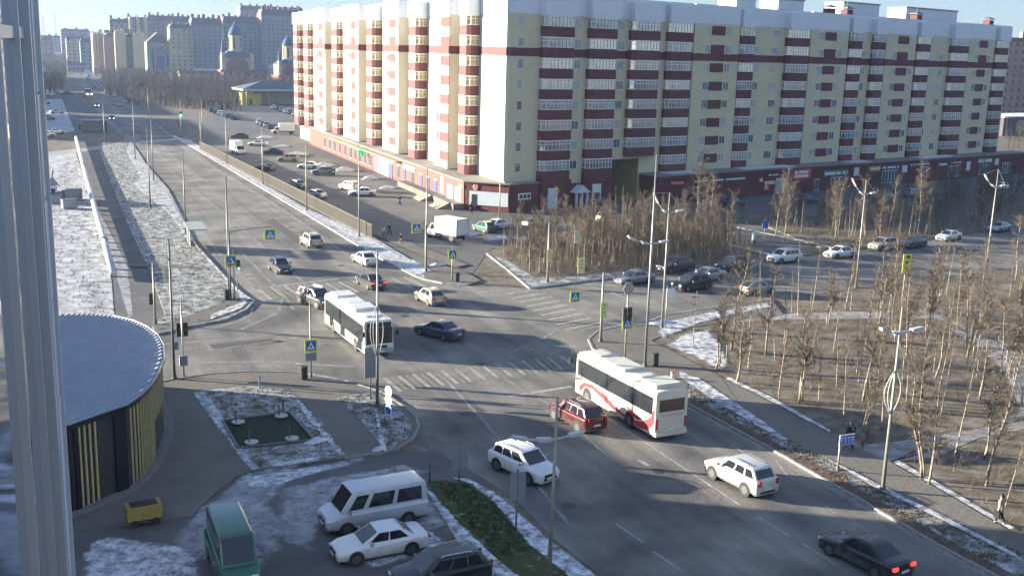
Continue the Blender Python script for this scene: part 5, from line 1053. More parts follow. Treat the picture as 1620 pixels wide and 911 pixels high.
r = root('mast_signal', (49.10,100.48), 0, 'mast-arm signal before the grove', 'traffic light'); h = 6.50; pole(r, h, .13, .09, POLE); b = MB(); b.tube([(0,0,h),(1.2,-.2,h-.6),(2.9,-.5,h-1.3)], .08, 7); b.build('mast_arm', POLE, r); signal(r, h-1.5, 2.95, -.55, None, YP); signal(r, 3.03, -.05, -.2, None, YW)
r = root('mast_signal', (43.05,77.35), 0, 'mast-arm signal on the kerb corner by the coach', 'traffic light'); h = 6.18; pole(r, h, .13, .09, POLE); b = MB(); b.tube([(0,0,h),(-1.0,0,h+.35),(-2.3,0,h+.8)], .08, 7); b.build('mast_arm', POLE, r); signal(r, h+.75, -2.4, -.2, None, YW); signal(r, 3.00, -.05, -.2, None, YW)
b = MB(); b.tube([(-2.4,0,h+.8),(-2.7,0,4.65+.2)], .025, 5); b.build('hanger', POLED, r); crossing_sign(r, 4.22, -2.65, -.05, .42)
r = root('corner_signal', (42.15,71.62), 0, 'signal post with crossing sign and round sign back at the kerb corner', 'traffic light'); pole(r, 6.55, .08, .06, POLE); signal(r, 4.03, -.35, -.1); signal(r, 4.03, .1, -.12); crossing_sign(r, 3.20, 0, -.12, .42); b = MB(); z = 6.09; b.add([(-.5,-.07,z-.1),(-.25,-.07,z+.45),(.25,-.07,z+.45),(.5,-.07,z-.1),(.25,-.07,z-.55),(-.25,-.07,z-.55),(-.5,-.04,z-.1),(-.25,-.04,z+.45),(.25,-.04,z+.45),(.5,-.04,z-.1),(.25,-.04,z-.55),(-.25,-.04,z-.55)], [(5,4,3,2,1,0),(6,7,8,9,10,11)]+[(i,(i+1)%6,6+(i+1)%6,6+i) for i in range(6)]); b.build('sign_back', mat('sign_back_tan', (.36,.32,.27), .6), r)
def back_sign(p, h, z0, z1, w, label, two=False, m=None, rz=0):
    r = root('road_sign', p, rz, label, 'road sign'); pole(r, h, .05, .045, POLED)
    if two: bx('sign_back', m or SIGNBACK, r, -w/2, -.02, -.08, -.05, z0, z1); bx('sign_back', m or SIGNBACK, r, .02, w/2, -.08, -.05, z0, z1)
    else: bx('sign_back', m or SIGNBACK, r, -w/2, w/2, -.08, -.05, z0, z1)
    for z in (z0+(z1-z0)*.25, z0+(z1-z0)*.75): bx('bracket', POLED, r, -w/2+.05, w/2-.05, -.05, -.03, z-.03, z+.03)
    return r
back_sign((20.19,68.76), 3.94, 1.70, 3.89, .85, 'tall grey sign back on the triangular lawn')
back_sign((20.69,52.82), 2.35, 0.95, 2.28, .98, 'double grey sign back at the tip of the lawn wedge', True)
back_sign((20.93,45.43), 3.75, 2.12, 3.61, .85, 'double grey sign back on the lawn wedge before the white crossover', True)
r = root('road_sign', (19.23,53.64), 0, 'thin post with a small sign edge-on by the access road', 'road sign'); pole(r, 2.55, .045, .04, POLED); bx('sign_plate', SIGNBACK, r, -.06, .0, -.3, .3, 2.13, 2.51)
r = root('road_sign', (18.80,59.91), radians(-70), 'stacked white round signs on a post in the triangular lawn', 'road sign'); pole(r, 3.85, .05, .045, GREYM)
for k, y in enumerate((3.60, 3.04, 2.39)):
    b = MB(); b.disc((0,-.08,y), (0,1,0), .34, .03, 20); o = b.build('sign_plate', SIGNW, r)
    b = MB(); b.disc((0,-.1,y), (0,1,0), .26, .015, 20); b.build('sign_face', SIGNB if k == 2 else mat('sign_cream', (.78,.74,.6), .5), o)
# blue lane sign by the walker
r = root('lane_sign', (42.74,46.93), 0, 'blue lane sign board on a post before the walking man', 'road sign'); pole(r, 2.32, .07, .06, POLE); z0, z1 = 1.73, 2.32
bx('sign_board', SIGNW, r, -.15, .95, -.09, -.05, z0-.03, z1+.03); 
for k in range(4): o = bx('sign_face', SIGNB, r, -.12+.265*k, .12+.265*k, -.10, -.091, z0, z1); b = MB(); xx = -.0+.265*k; b.add([(xx-.02,-.104,z0+.08),(xx+.02,-.104,z0+.08),(xx+.02,-.104,z1-.2),(xx+.08,-.104,z1-.2),(xx,-.104,z1-.06),(xx-.08,-.104,z1-.2),(xx-.02,-.104,z1-.2)], [(0,1,2,3,4,5,6)]); b.build('arrow', SIGNW, o)
r = root('yellow_board', (74.94,75.86), 0, 'yellow upright board on a post among the birches', 'road sign'); pole(r, 6.37, .07, .06); z0, z1 = 4.53, 6.37; bx('board', SIGNY, r, -.5, .5, -.1, -.06, z0, z1)
for k in range(3): bx('dark_mark', SIGNK, r, -.28+.1*k, .1+.08*k, -.108, -.101, z0+.35+.55*k, z0+.6+.55*k)
r = root('white_plate_sign', (50.84,79.54), 0, 'white plate beside the harp lamp post', 'road sign'); pole(r, 4.03, .05, .05, GREYM); bx('plate', SIGNW, r, -.1, .75, -.09, -.06, 2.93, 3.80)
r = root('blue_post_sign', (90.85,118.47), 0, 'small blue sign at the snowy lane', 'road sign'); pole(r, 2.6, .05, .05); bx('sign_face', SIGNB, r, -.45, .45, -.08, -.05, 1.4, 2.5)
r = root('white_bollard', (87.07,115.89), 0, 'short pale bollard by the lane', 'bollard'); pole(r, 1.4, .25, .22, WHITE)
for p, lb in (((15.74,102.00),'dark litter bin below the green signal'), ((16.92,74.82),'dark litter bin beside the plaza crossing sign'), ((43.76,69.60),'dark litter bin on the coach corner'), ((39.91,103.52),'dark litter bin by the corner island sign')):
    r = root('litter_bin', p, 0, lb, 'litter bin', 'dark litter bins'); b = MB(); b.tube([(0,0,.12),(0,0,.2),(0,0,1.05)], [.22,.26,.28], 14); b.build('drum', SGD, r); b = MB(); b.tube([(0,0,1.055),(0,0,1.12)], [.3,.24], 14); b.build('lid', BLACK, r)
r = root('marker_post', (43.15,66.11), 0, 'small white and red marker post on the footpath verge', 'marker'); b = MB(); b.tube([(0,0,0),(0,0,.55)], [.16,.12], 10); b.build('post', WHITE, r); b = MB(); b.tube([(0,0,.551),(0,0,.68)], [.14,.1], 10); b.build('cap', SIGNR, r)
# ---- parking fence, panel by panel
fa, fb = Vector((34.24,254.88)), Vector((38.42,130.19)); fl_ = (fb-fa).length; nf = 46; fd = (fb-fa).normalized(); fz = atan2(fd.y,fd.x)
fence = empty('parking_fence', (fa.x,fa.y,0), 0, 'long brownish bar fence between main road and parking lot', 'fence')
FM = mat('fence_bronze', (.13,.115,.095), .5, .2, noise=.15, nscale=2); pw_ = fl_/nf
b = MB()
for z in (.25,1.9): b.box(.04,pw_-.04,-.02,.02,z-.03,z+.03)
for k in range(20): x = .08+(pw_-.16)*k/19; b.box(x-.022,x+.022,-.012,.012,.12,2.05)
b.box(.05,pw_-.05,.014,.018,.2,1.95)
fp = b.mesh('fence_panel', FM); b = MB(); b.box(-.04,.04,-.04,.04,0,2.2); fpo = b.mesh('fence_post', FM)
for k in range(nf):
    p = fd*(pw_*k); inst('fence_panel', fp, fence, (p.x,p.y,.1), fz); inst('fence_post', fpo, fence, (p.x,p.y,.1), fz)
inst('fence_post', fpo, fence, (fd.x*fl_,fd.y*fl_,.1), fz)
# low wood fence in the birch wood
wf = empty('park_railing', (0,0,0), 0, 'low dark railing beside the path in the birch wood', 'railing'); rp = [(75.38,64.67), (72.35,61.01), (68.45,56.86), (63.80,52.07)]
for a, c in zip(rp[:-1], rp[1:]):
    b = MB(); b.tube([(*a,.95),(*c,.95)], .05, 5); b.tube([(*a,.5),(*c,.5)], .04, 5); b.build('rail', POLED, wf)
for a in rp: b = MB(); b.tube([(*a,0),(*a,1.15)], .07, 6); b.build('post', POLED, wf)
# ---- bus shelter
bs = empty('bus_shelter', (*(16.75,130.93),.1), radians(88), 'glass bus shelter with pale roof left of the main road', 'bus shelter')
for x in (-2.6,0,2.6): bx('post', POLED, bs, x-.05, x+.05, .75, .85, 0, 2.5)
bx('roof', mat('shelter_roof', (.36,.35,.33), .5, noise=.1, nscale=1), bs, -3.0, 3.0, -1.1, 1.1, 2.5, 2.62)
for k in range(3): bx('pane', mat('shelter_glass', (.30,.33,.36), .1), bs, -2.55+1.73*k, -.9+1.73*k, .78, .81, .3, 2.2)
bx('bench', mat('bench_wood', (.22,.14,.08), .7), bs, -2, 2, .2, .6, .42, .5)
bs2 = empty('bus_shelter', (*(14.56,312.35),0), 0, 'grey box shelter beyond the far walk', 'bus shelter'); bx('roof', GREYM, bs2, -3.4, 3.4, -1.6, 1.6, 2.9, 3.1); bx('back_wall', SIGNBACK, bs2, -3.2, 3.2, 1.3, 1.45, 0, 2.9)
for s in (-1,1): bx('side_wall', SIGNBACK, bs2, s*3.2-.06, s*3.2+.06, -1.3, 1.3, 0, 2.9)
# kiosk and bins at the left
kk = empty('white_kiosk', (*(0.12,176.18),0), radians(12), 'small white kiosk with blue panes at the left field', 'kiosk')
bx('wall', WHITE, kk, -2.2, 2.0, -1.5, 1.5, 0, 2.5); b = MB(); b.add([(-2.5,-1.8,2.5),(2.3,-1.8,2.5),(2.3,1.8,2.5),(-2.5,1.8,2.5),(-2.1,0,3.4),(1.9,0,3.4)], [(0,1,5,4),(2,3,4,5),(1,2,5),(3,0,4),(3,2,1,0)]); b.build('roof', SIGNBACK, kk)
for x in (-1.7,-.3,1.0): bx('window', SBL, kk, x, x+.7, -1.53, -1.505, .8, 2.0)
b = MB(); b.tube([(1.6,0,3.2),(1.9,0,4.6)], .12, 7); b.build('chimney', POLED, kk)
for k, p in enumerate(((1.83,173.00), (2.77,175.60), (3.76,167.21), (4.19,175.29), (4.77,176.60))):
    r = root('waste_container', p, .1*k, ('grey waste container nearest the white kiosk','grey waste container second from the kiosk','wide grey waste container in front of the row','tall waste container beside the lane','waste container at the end of the row')[k], 'container', 'waste containers by the kiosk'); bx('bin_body', SIGNBACK, r, -1.0, 1.0, -.6, .6, .1, 1.3+.3*(k>2)); bx('bin_lid', POLED, r, -1.05, 1.05, -.65, .65, 1.304+.3*(k>2), 1.4+.3*(k>2))
yb = empty('yellow_cabin', (*(81.39,450.86),0), radians(8), 'yellow cabin beside the canopy building', 'cabin'); ym = mat('cabin_yellow', (.62,.52,.06), .6, noise=.15, nscale=1); bx('wall', ym, yb, -4, 4, -2, 2, 0, 4.6); bx('roof', tn, yb, -4.2, 4.2, -2.2, 2.2, 4.604, 4.9); bx('door', SGD, yb, -1, .2, -2.05, -2.003, 0, 2.4)
cb = empty('canopy_building', (*(93.10,452.23),0), radians(4), 'low building with a wide dark canopy roof beyond the parking', 'building'); bx('wall', mat('canopy_wall', (.42,.40,.30), .7, noise=.1, nscale=.5), cb, -10, 12, 2, 10, 0, 5.5)
b = MB(); b.add([(-16,-6,6.5),(16,-6,6.5),(16,14,6.5),(-16,14,6.5),(-6,4,9.5),(6,4,9.5)], [(0,1,5,4),(1,2,5),(2,3,4,5),(3,0,4),(3,2,1,0)]); b.build('roof', mat('canopy_roof', (.10,.11,.14), .6), cb); bx('fascia', mat('canopy_fascia', (.55,.55,.5), .6), cb, -16.05, 16.05, -6.05, 14.05, 5.8, 6.49)
for x in (-14,-5,5,14): bx('column', POLE, cb, x-.3, x+.3, -4.6, -4, 0, 5.8)

# ------------------------------------------------------------------ birches and shrubs
def bark():
    m = bpy.data.materials.new('birch_bark'); m.use_nodes = True; nt = m.node_tree; b = nt.nodes['Principled BSDF']; b.inputs['Roughness'].default_value = .8
    tc = nt.nodes.new('ShaderNodeTexCoord'); mp = nt.nodes.new('ShaderNodeMapping'); mp.inputs['Scale'].default_value = (3,3,9); n = nt.nodes.new('ShaderNodeTexNoise'); n.inputs['Scale'].default_value = .8; n.inputs['Detail'].default_value = 5
    r = nt.nodes.new('ShaderNodeValToRGB'); r.color_ramp.elements[0].position = .36; r.color_ramp.elements[0].color = (.05,.038,.028,1); r.color_ramp.elements[1].position = .56; r.color_ramp.elements[1].color = (.33,.285,.215,1)
    nt.links.new(tc.outputs['Object'], mp.inputs['Vector']); nt.links.new(mp.outputs[0], n.inputs['Vector']); nt.links.new(n.outputs['Fac'], r.inputs['Fac']); nt.links.new(r.outputs['Color'], b.inputs['Base Color']); return m
BARK = bark(); TWIG = mat('birch_twig', (.135,.108,.078), .85, noise=.4, nscale=2); SHRUB = mat('shrub_twig', (.16,.12,.08), .85, noise=.4, nscale=1.5)
tr = random.Random(21)
def birch_mesh(h, seed, stems=1):
    """slender birch: wavering stems, forked limbs, sprays of fine twigs that droop at the tips"""
    R = random.Random(seed); tk = MB(); cr = MB(); base_spread = R.uniform(.16,.30); low = R.uniform(.22,.42)
    for s in range(stems):
        bx0, by0 = (0,0) if s == 0 else (R.uniform(-.45,.45), R.uniform(-.45,.45)); lx, ly = R.uniform(-.11,.11), R.uniform(-.11,.11); hh = h*(1 if s == 0 else R.uniform(.65,.95)); r0 = .040+.007*hh
        k1, k2, am = R.uniform(2,6), R.uniform(2,6), R.uniform(.006,.02)*hh; pts = []
        for i in range(9): t = i/8; pts.append((bx0+lx*hh*t+am*sin(k1*t*2+seed), by0+ly*hh*t+am*cos(k2*t*2+seed)-am, hh*t))
        tk.tube(pts, [r0*(1-.86*i/8) for i in range(9)], 6)
        def twig(s0, d2, l2, w0):
            s1 = s0+d2*l2*.6; s2 = s1+(d2*.6+Vector((R.uniform(-.4,.4),R.uniform(-.4,.4),R.uniform(-.7,.15)))).normalized()*l2*.5
            w = d2.cross(Vector((R.uniform(-1,1),R.uniform(-1,1),.3))).normalized()*w0; cr.add([s0-w,s0+w,s1+w*.7,s1-w*.7,s2], [(0,1,2,3),(3,2,4)])
        nb = int(16+hh*R.uniform(2.2,3.6))
        for k in range(nb):
            t = R.uniform(low,.99); f = t*8; i = min(7,int(f)); p = Vector(pts[i]).lerp(Vector(pts[i+1]), f-i)
            a = R.uniform(0,2*pi); ln = hh*base_spread*R.uniform(.5,1.2)*(1.2-t*.7); el = R.uniform(.45,1.15)
            d = Vector((cos(a)*cos(el), sin(a)*cos(el), sin(el))); mid = p+d*ln*.5; d_ = (d+Vector((0,0,R.uniform(-.25,.5)))).normalized(); e = mid+d_*ln*.6
            cr.tube([p,mid,e], [.022,.014,.007], 3, cap=False)
            for q in range(R.randint(22,34)):
                u = R.uniform(.1,1); s0 = p.lerp(mid,u*2) if u < .5 else mid.lerp(e,u*2-1); a2 = a+R.uniform(-1.5,1.5); el2 = el+R.uniform(-.9,.4); twig(s0, Vector((cos(a2)*cos(el2), sin(a2)*cos(el2), sin(el2))), ln*R.uniform(.2,.8), .009)
        for k in range(10): a = R.uniform(0,6.28); twig(Vector(pts[8])-Vector((0,0,R.uniform(0,.6))), Vector((cos(a)*.5,sin(a)*.5,.8)).normalized(), hh*R.uniform(.05,.11), .010)
    return tk.mesh('trunk', BARK, True), cr.mesh('crown', TWIG)
VAR = [birch_mesh(h, 30+i, st) for i, (h, st) in enumerate(((8.5,1),(7.0,1),(9.3,1),(6.0,2),(7.8,2),(4.4,1),(6.6,3),(10,1)))]
VH = (8.5,7.2,9.5,6.2,7.8,5.2,6.8,10)
def inpoly(p, poly):
    c = False; j = len(poly)-1
    for i in range(len(poly)):
        if (poly[i][1] > p[1]) != (poly[j][1] > p[1]) and p[0] < (poly[j][0]-poly[i][0])*(p[1]-poly[i][1])/(poly[j][1]-poly[i][1])+poly[i][0]: c = not c
        j = i
    return c
used = []
def birch(p, v, sc, label, group, z=.08):
    r = empty('birch_tree', (p[0],p[1],z), tr.uniform(0,6.28), label, 'birch', group); sx = sc*tr.uniform(.85,1.15); r.scale = (sx,sx*tr.uniform(.9,1.1),sc*tr.uniform(.85,1.15)); r.rotation_euler.x = tr.uniform(-.06,.06); r.rotation_euler.y = tr.uniform(-.06,.06)
    inst('trunk', VAR[v][0], r); inst('crown', VAR[v][1], r); used.append(p)
MARKS = []
LOOK = ('tall straight','slim straight','tall slender','twin-stemmed','forked twin','short slim','three-stemmed','tallest straight')
def ordn(k): return 'nearest one' if k == 0 else f'{k+1}{("th" if 10 < (k+1)%100 < 14 else {1:"st",2:"nd",3:"rd"}.get((k+1)%10,"th"))} nearest'
def scatter(poly, n, mind, vs, smin, smax, label, group, marks):
    near = {}
    xs = [p[0] for p in poly]; ys = [p[1] for p in poly]; k = 0; tries = 0
    while k < n and tries < 6000:
        tries += 1; p = (tr.uniform(min(xs),max(xs)), tr.uniform(min(ys),max(ys)))
        if not inpoly(p, poly) or any((p[0]-q[0])**2+(p[1]-q[1])**2 < mind*mind for q in used): continue
        v = tr.choice(vs); birch(p, v, tr.uniform(smin,smax), label, group); k += 1
        i_, (mx, my, mn) = min(enumerate(marks), key=lambda q: (q[1][0]-p[0])**2+(q[1][1]-p[1])**2); near.setdefault(i_, []).append((hypot(mx-p[0],my-p[1]), LOOK[v], col.objects[-1].parent))
    for i_, l in near.items():
        l.sort(key=lambda q: q[0])
        for j_, (d_, lk, o_) in enumerate(l): o_['label'] = f'{lk} birch {label}, {ordn(j_)} from {marks[i_][2]}'
# trees one can single out
for p, top, v, lb in (((46.30,44.20),590,4,'multi-stemmed birch cluster beyond the footpath bend'), ((46.44,43.34),560,1,'birch with pale leaning trunk by the footpath bend'), ((49.52,42.03),590,2,'tall birch standing at the footpath near the woman'), ((49.22,58.61),520,6,'three-stemmed birch beside the footpath'),
        ((47.47,63.47),520,4,'forked pale birch at the corner of the wood'), ((47.83,67.33),505,3,'slim twin birch nearest the corner'), ((48.04,59.47),530,1,'straight birch among the twins along the footpath'), ((89.23,133.06),250,7,'tall lone birch in front of the long shop sign'), ((89.25,129.44),265,0,'birch right of the long shop sign'),
        ((109.41,114.70),260,2,'tall bare birch before the navy shop sign'), ((109.56,109.42),265,7,'tallest leaning birch before the far shops'), ((97.97,112.50),290,0,'birch beside the white sedan in the street'), ((103.79,113.52),290,4,'forked birch behind the street lamp'), ((91.29,116.80),275,0,'birch below the red shop sign'), ((91.96,115.60),290,1,'second birch below the red shop sign')):
    d = hypot(p[0],p[1]); birch(p, v, {0:.95}.get(0)*1.0, lb, 'birches one can single out')
wood = [(50.12,75.48), (57.14,78.97), (64.36,79.96), (81.02,82.66), (105.83,86.64), (190,80), (110,40), (46.57,32.64), (46.28,37.35), (47.02,43.43), (47.26,47.03), (47.10,52.81), (47.69,59.89), (47.61,66.16)]
scatter(wood, 158, 1.2, range(8), .55, 1.02, 'in the wood', 'birches of the wood', [(*(42.74,46.93),'the blue lane sign'),(*(43.14,43.58),'the leaf lamp post'),(*(74.94,75.86),'the yellow board'),(*(50.84,79.54),'the white plate sign'),(*(69.01,57.54),'the dark railing'),(*(104.49,92.79),'the far right lamp post'),(*(45.95,37.88),'the woman in beige'),(*(68.30,89.60),'the silver hatchback')])
gv = [(48.83,103.27), (58.61,102.55), (72.99,104.53), (81.00,106.44), (83.26,116.40), (87.05,130.58), (79.11,134.33), (61.74,126.06), (50.66,118.24)]
scatter(gv, 68, .95, (0,1,3,4,6,5), .62, .92, 'in the grove', 'birches of the grove', [(*(49.10,100.48),'the grove mast signal'),(*(58.21,97.79),'the first queuing car'),(*(76.54,136.17),'the beige crossover'),(*(73.19,100.95),'the dark kerb-lane crossover'),(*(58.19,134.91),'the white car at the grove end')])
fg = [(85.01,106.63), (100.43,109.37), (120.14,114.14), (147.41,122.17), (179.90,149.94), (136.46,141.62), (99.33,134.41), (94.55,110.95)]
scatter(fg, 48, 1.6, range(8), .62, .9, 'along the shops', 'birches along the shops', [(*(82.30,103.13),'the white passing crossover'),(*(91.54,103.95),'the white sedan in the street'),(*(106.64,107.21),'the dark car up the street'),(*(130.42,114.38),'the grey car at far right'),(*(120.73,146.70),'the blue car by the shops'),(*(155.76,147.52),'the dark sedan by the shops')])
farl = [(65.40,536.66), (94.77,543.10), (117.43,672.10), (91.26,714.69)]
scatter(farl, 8, 4, (0,2,7), .9, 1.2, 'beyond the brown lawn', 'far bare trees', [(*(81.39,450.86),'the yellow cabin'),(*(42.66,311.09),'the thin lawn post')])
# leggy undergrowth
sh = MB(); R = random.Random(5)
def shrubs(poly, n, h0, h1, name, label):
    xs = [p[0] for p in poly]; ys = [p[1] for p in poly]; b = MB(); k = 0
    while k < n:
        p = (R.uniform(min(xs),max(xs)), R.uniform(min(ys),max(ys)))
        if not inpoly(p, poly): continue
        k += 1; hh = R.uniform(h0,h1)
        for q in range(R.randint(7,12)):
            a = R.uniform(0,6.28); el = R.uniform(.7,1.45); l = hh*R.uniform(.5,1); s = Vector((p[0]+R.uniform(-.15,.15),p[1]+R.uniform(-.15,.15),.06)); d = Vector((cos(a)*cos(el),sin(a)*cos(el),sin(el))); w = Vector((-sin(a),cos(a),0))*.008; e = s+d*l
            b.add([s-w,s+w,e+w*.4,e-w*.4], [(0,1,2,3)])
            for z in range(2): m = s.lerp(e,R.uniform(.35,.8)); e2 = m+Vector((R.uniform(-.5,.5),R.uniform(-.5,.5),R.uniform(.2,.7)))*l*.5; b.add([m-w*.7,m+w*.7,e2], [(0,1,2)])
    o = b.build(name, SHRUB); tag(o, label, 'undergrowth', None, 'stuff')
shrubs(gv, 1500, .8, 2.8, 'undergrowth', 'brown leafless undergrowth filling the grove')
shrubs(wood, 1700, .4, 1.5, 'undergrowth', 'sparse brown undergrowth on the wood floor')
shrubs(fg, 900, .7, 2.4, 'undergrowth', 'brown leafless undergrowth along the shops')

# the rest of the trees, past the single ones: one thicket of thin poles per wood
def thicket(poly, n, h0, h1, label, twigs=120):
    xs = [p[0] for p in poly]; ys = [p[1] for p in poly]; b = MB(); k = 0
    while k < n:
        p = (R.uniform(min(xs),max(xs)), R.uniform(min(ys),max(ys)))
        if not inpoly(p, poly): continue
        k += 1; hh = R.uniform(h0,h1); lx, ly = R.uniform(-.1,.1)*hh, R.uniform(-.1,.1)*hh; r0 = .024+.005*hh
        b.tube([(p[0],p[1],.05),(p[0]+lx*.4,p[1]+ly*.55,hh*.5),(p[0]+lx,p[1]+ly,hh)], [r0,r0*.6,.008], 5, 0, False)
        for q in range(twigs):
            t = R.uniform(.25,1)**.8; s = Vector((p[0]+lx*t*.9,p[1]+ly*t,.05+hh*t)); a = R.uniform(0,6.28); el = R.uniform(.1,1.2); l = hh*R.uniform(.05,.20)*(1.2-t*.7); d = Vector((cos(a)*cos(el),sin(a)*cos(el),sin(el))); w = Vector((-sin(a),cos(a),0))*.011; m = s+d*l*.55; e = m+(d+Vector((R.uniform(-.5,.5),R.uniform(-.5,.5),R.uniform(-.3,.4)))).normalized()*l*.6
            b.add([s-w,s+w,m+w*.8,m-w*.8,e], [(0,1,2,3),(3,2,4)], 1)
    o = b.build('birch_thicket', [BARK, TWIG]); tag(o, label, 'trees', None, 'stuff')
thicket(wood, 260, 2.5, 7.5, 'thin young birches filling the wood right of the footpath')
thicket(gv, 190, 2.5, 6.0, 'thin young birches filling the grove before the block', 170)
thicket(fg, 130, 2.5, 6.5, 'thin young birches along the shops', 120)

# ------------------------------------------------------------------ the town in the distance
WDK = mat('far_window', (.05,.06,.08), .2)
def fmat(n, c): return mat('far_'+n, tuple(v*.78 for v in c), .85, noise=.12, nscale=.08)
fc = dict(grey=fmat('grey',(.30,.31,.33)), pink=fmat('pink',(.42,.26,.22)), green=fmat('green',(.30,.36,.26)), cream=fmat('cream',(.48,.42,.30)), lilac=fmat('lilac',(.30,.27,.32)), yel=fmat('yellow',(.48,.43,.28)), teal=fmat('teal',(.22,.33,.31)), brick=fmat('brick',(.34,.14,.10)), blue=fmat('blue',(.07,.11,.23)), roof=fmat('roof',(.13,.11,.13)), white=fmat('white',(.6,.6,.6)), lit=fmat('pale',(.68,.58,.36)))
BR = random.Random(4)
def block(a, b, depth, m, label, roofm='roof', gable=False, win=True, mansard=3.0, cat='apartment building', group='far apartment blocks', bays=0, chims=3, seed=0):
    """a, b: top-left and top-right corner of the front (x, y, z)"""
    R = random.Random(seed+int(a[0])); r = empty('far_block', (a[0],a[1],0), atan2(b[1]-a[1],b[0]-a[0]), label, cat, group); W = hypot(b[0]-a[0],b[1]-a[1]); h = max(a[2],b[2])
    z1 = h-mansard
    o = bx('wall', fc[m], r, 0, W, 0, depth, 0, z1)
    g = MB()
    if gable: g.add([(0,-.2,z1),(W,-.2,z1),(W*.5,-.2,h),(0,depth,z1),(W,depth,z1),(W*.5,depth,h)], [(0,1,2),(3,5,4),(0,2,5,3),(1,4,5,2),(0,3,4,1)])
    else: g.add([(-.3,-.3,z1),(W+.3,-.3,z1),(W+.3,depth+.3,z1),(-.3,depth+.3,z1),(1.2,1.5,h),(W-1.2,1.5,h),(W-1.2,depth-1.5,h),(1.2,depth-1.5,h)], [(0,1,5,4),(1,2,6,5),(2,3,7,6),(3,0,4,7),(4,5,6,7),(3,2,1,0)])
    ro_ = g.build('roof', fc[roofm], r)
    for k in range(chims): x = W*(k+.5+R.uniform(-.2,.2))/chims; bx('chimney', fc[R.choice(('grey','brick','roof'))], ro_, x-1.0, x+1.0, depth*.3, depth*.3+1.8, h-.5, h+R.uniform(.8,3.0))
    if win:
        w = MB(); nx = max(2,int(W/3.6)); nz = max(1,int(z1/3.1))
        for i in range(nx):
            for j in range(nz):
                if R.random() < .93: x = W*(i+.5)/nx; z = 1.3+j*3.1; w.box(x-.75,x+.75,-.06,-.004,z,z+1.5)
        if w.v: q = w.build('window', WDK, r); q['kind'] = 'stuff'
    chims and None
    for k in range(bays):
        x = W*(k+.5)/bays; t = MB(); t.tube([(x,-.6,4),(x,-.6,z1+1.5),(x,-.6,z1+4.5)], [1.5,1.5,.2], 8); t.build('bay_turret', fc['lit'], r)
    return r
block((7.1,1150.0,24.0), (20.6,1150.0,25.0), 18, 'pink', 'low pinkish block at the left horizon', seed=30, mansard=2)
block((29.3,1050.0,26.9), (41.7,1050.0,26.2), 16, 'cream', 'low cream block below the lilac one', seed=31, mansard=2)
block((36.8,950.0,24.9), (46.3,950.0,25.2), 14, 'teal', 'small teal block left of the lit turrets', seed=32, mansard=3)
block((2.2,1500.0,26.9), (38.9,1500.0,28.8), 20, 'grey', 'long grey block at the far left horizon', seed=1)
block((31.4,1300.0,32.8), (61.3,1300.0,35.8), 20, 'lilac', 'grey-lilac block left of the pink house', seed=2)
block((0.1,520.0,30.8), (2.6,520.0,30.7), 25, 'grey', 'dark tall block just right of the left wall', seed=3, chims=1)
block((41.6,860.0,28.3), (49.9,860.0,29.4), 14, 'cream', 'small cream house with lit turrets left of the pink gable', bays=3, seed=4)
block((49.0,850.0,29.8), (57.2,850.0,30.1), 16, 'pink', 'pink gabled house in the far town', gable=True, win=False, seed=5)
block((60.6,960.0,39.8), (75.4,960.0,41.9), 16, 'grey', 'grey mansard block behind the pink gable', seed=6)
block((56.5,845.0,30.9), (63.4,845.0,30.3), 14, 'yel', 'yellow house of lit turrets right of the pink gable', bays=4, seed=7)
block((63.7,850.0,30.3), (70.3,850.0,29.6), 16, 'green', 'green gabled house in the far town', gable=True, win=False, seed=8)
block((68.6,840.0,29.5), (76.4,840.0,29.8), 14, 'cream', 'cream house of lit turrets left of the blue arch', bays=4, seed=9)
block((75.5,980.0,41.7), (93.4,980.0,44.4), 18, 'teal', 'teal block behind the lit turrets', bays=3, seed=10)
block((93.7,1000.0,45.3), (131.3,1000.0,46.8), 18, 'lilac', 'long lilac-roofed block with many chimneys', mansard=5, chims=9, seed=11)
block((93.3,830.0,37.4), (109.2,830.0,36.2), 16, 'yel', 'yellow-grey block right of the blue arch', seed=12)
block((109.8,840.0,40.8), (132.7,840.0,42.6), 18, 'grey', 'grey block with tall arched windows left of the church', mansard=5, chims=6, seed=13, bays=0)
block((135.9,860.0,44.9), (165.6,860.0,45.1), 18, 'teal', 'pale teal block behind the church dome', mansard=5, chims=7, seed=14)
block((163.3,850.0,47.2), (196.0,850.0,51.3), 18, 'grey', 'grey-green block beside the near facade', mansard=5, chims=8, seed=15)
block((182.3,1050.0,55.3), (242.2,1050.0,60.1), 20, 'lilac', 'highest roofline behind the grey-green block', mansard=4, chims=9, seed=16)
# gabled block with the blue arch and round window
ab = block((74.1,800.0,30.4), (89.7,800.0,30.9), 16, 'green', 'gabled block with tall blue arch and round clock window', gable=True, win=False, mansard=7, chims=0, seed=17)
W = 17.5
def archpoly(cx, w, z0, zs, n=10): return [(cx-w,z0),(cx+w,z0)]+[(cx+w*cos(pi*i/n), zs+w*sin(pi*i/n)) for i in range(n+1)]
def vface(pts, y, t=.25):
    b = MB(); n = len(pts); b.add([(x,y-t,z) for x,z in pts]+[(x,y,z) for x,z in pts], [tuple(range(n))]+[(i,n+i,n+(i+1)%n,(i+1)%n) for i in range(n)]); return b
vface(archpoly(8.8,5.6,0,16), -.01, .3).build('blue_arch', fc['blue'], ab); ar = MB(); ar.tube([(8.8-3.4,-.45,2),(8.8-3.4,-.45,19)]+[(8.8-3.4*cos(pi*i/10),-.45,19+3.4*sin(pi*i/10)) for i in range(1,10)]+[(8.8+3.4,-.45,19),(8.8+3.4,-.45,2)], .28, 6); ar.build('arch_trim', fc['white'], ab)
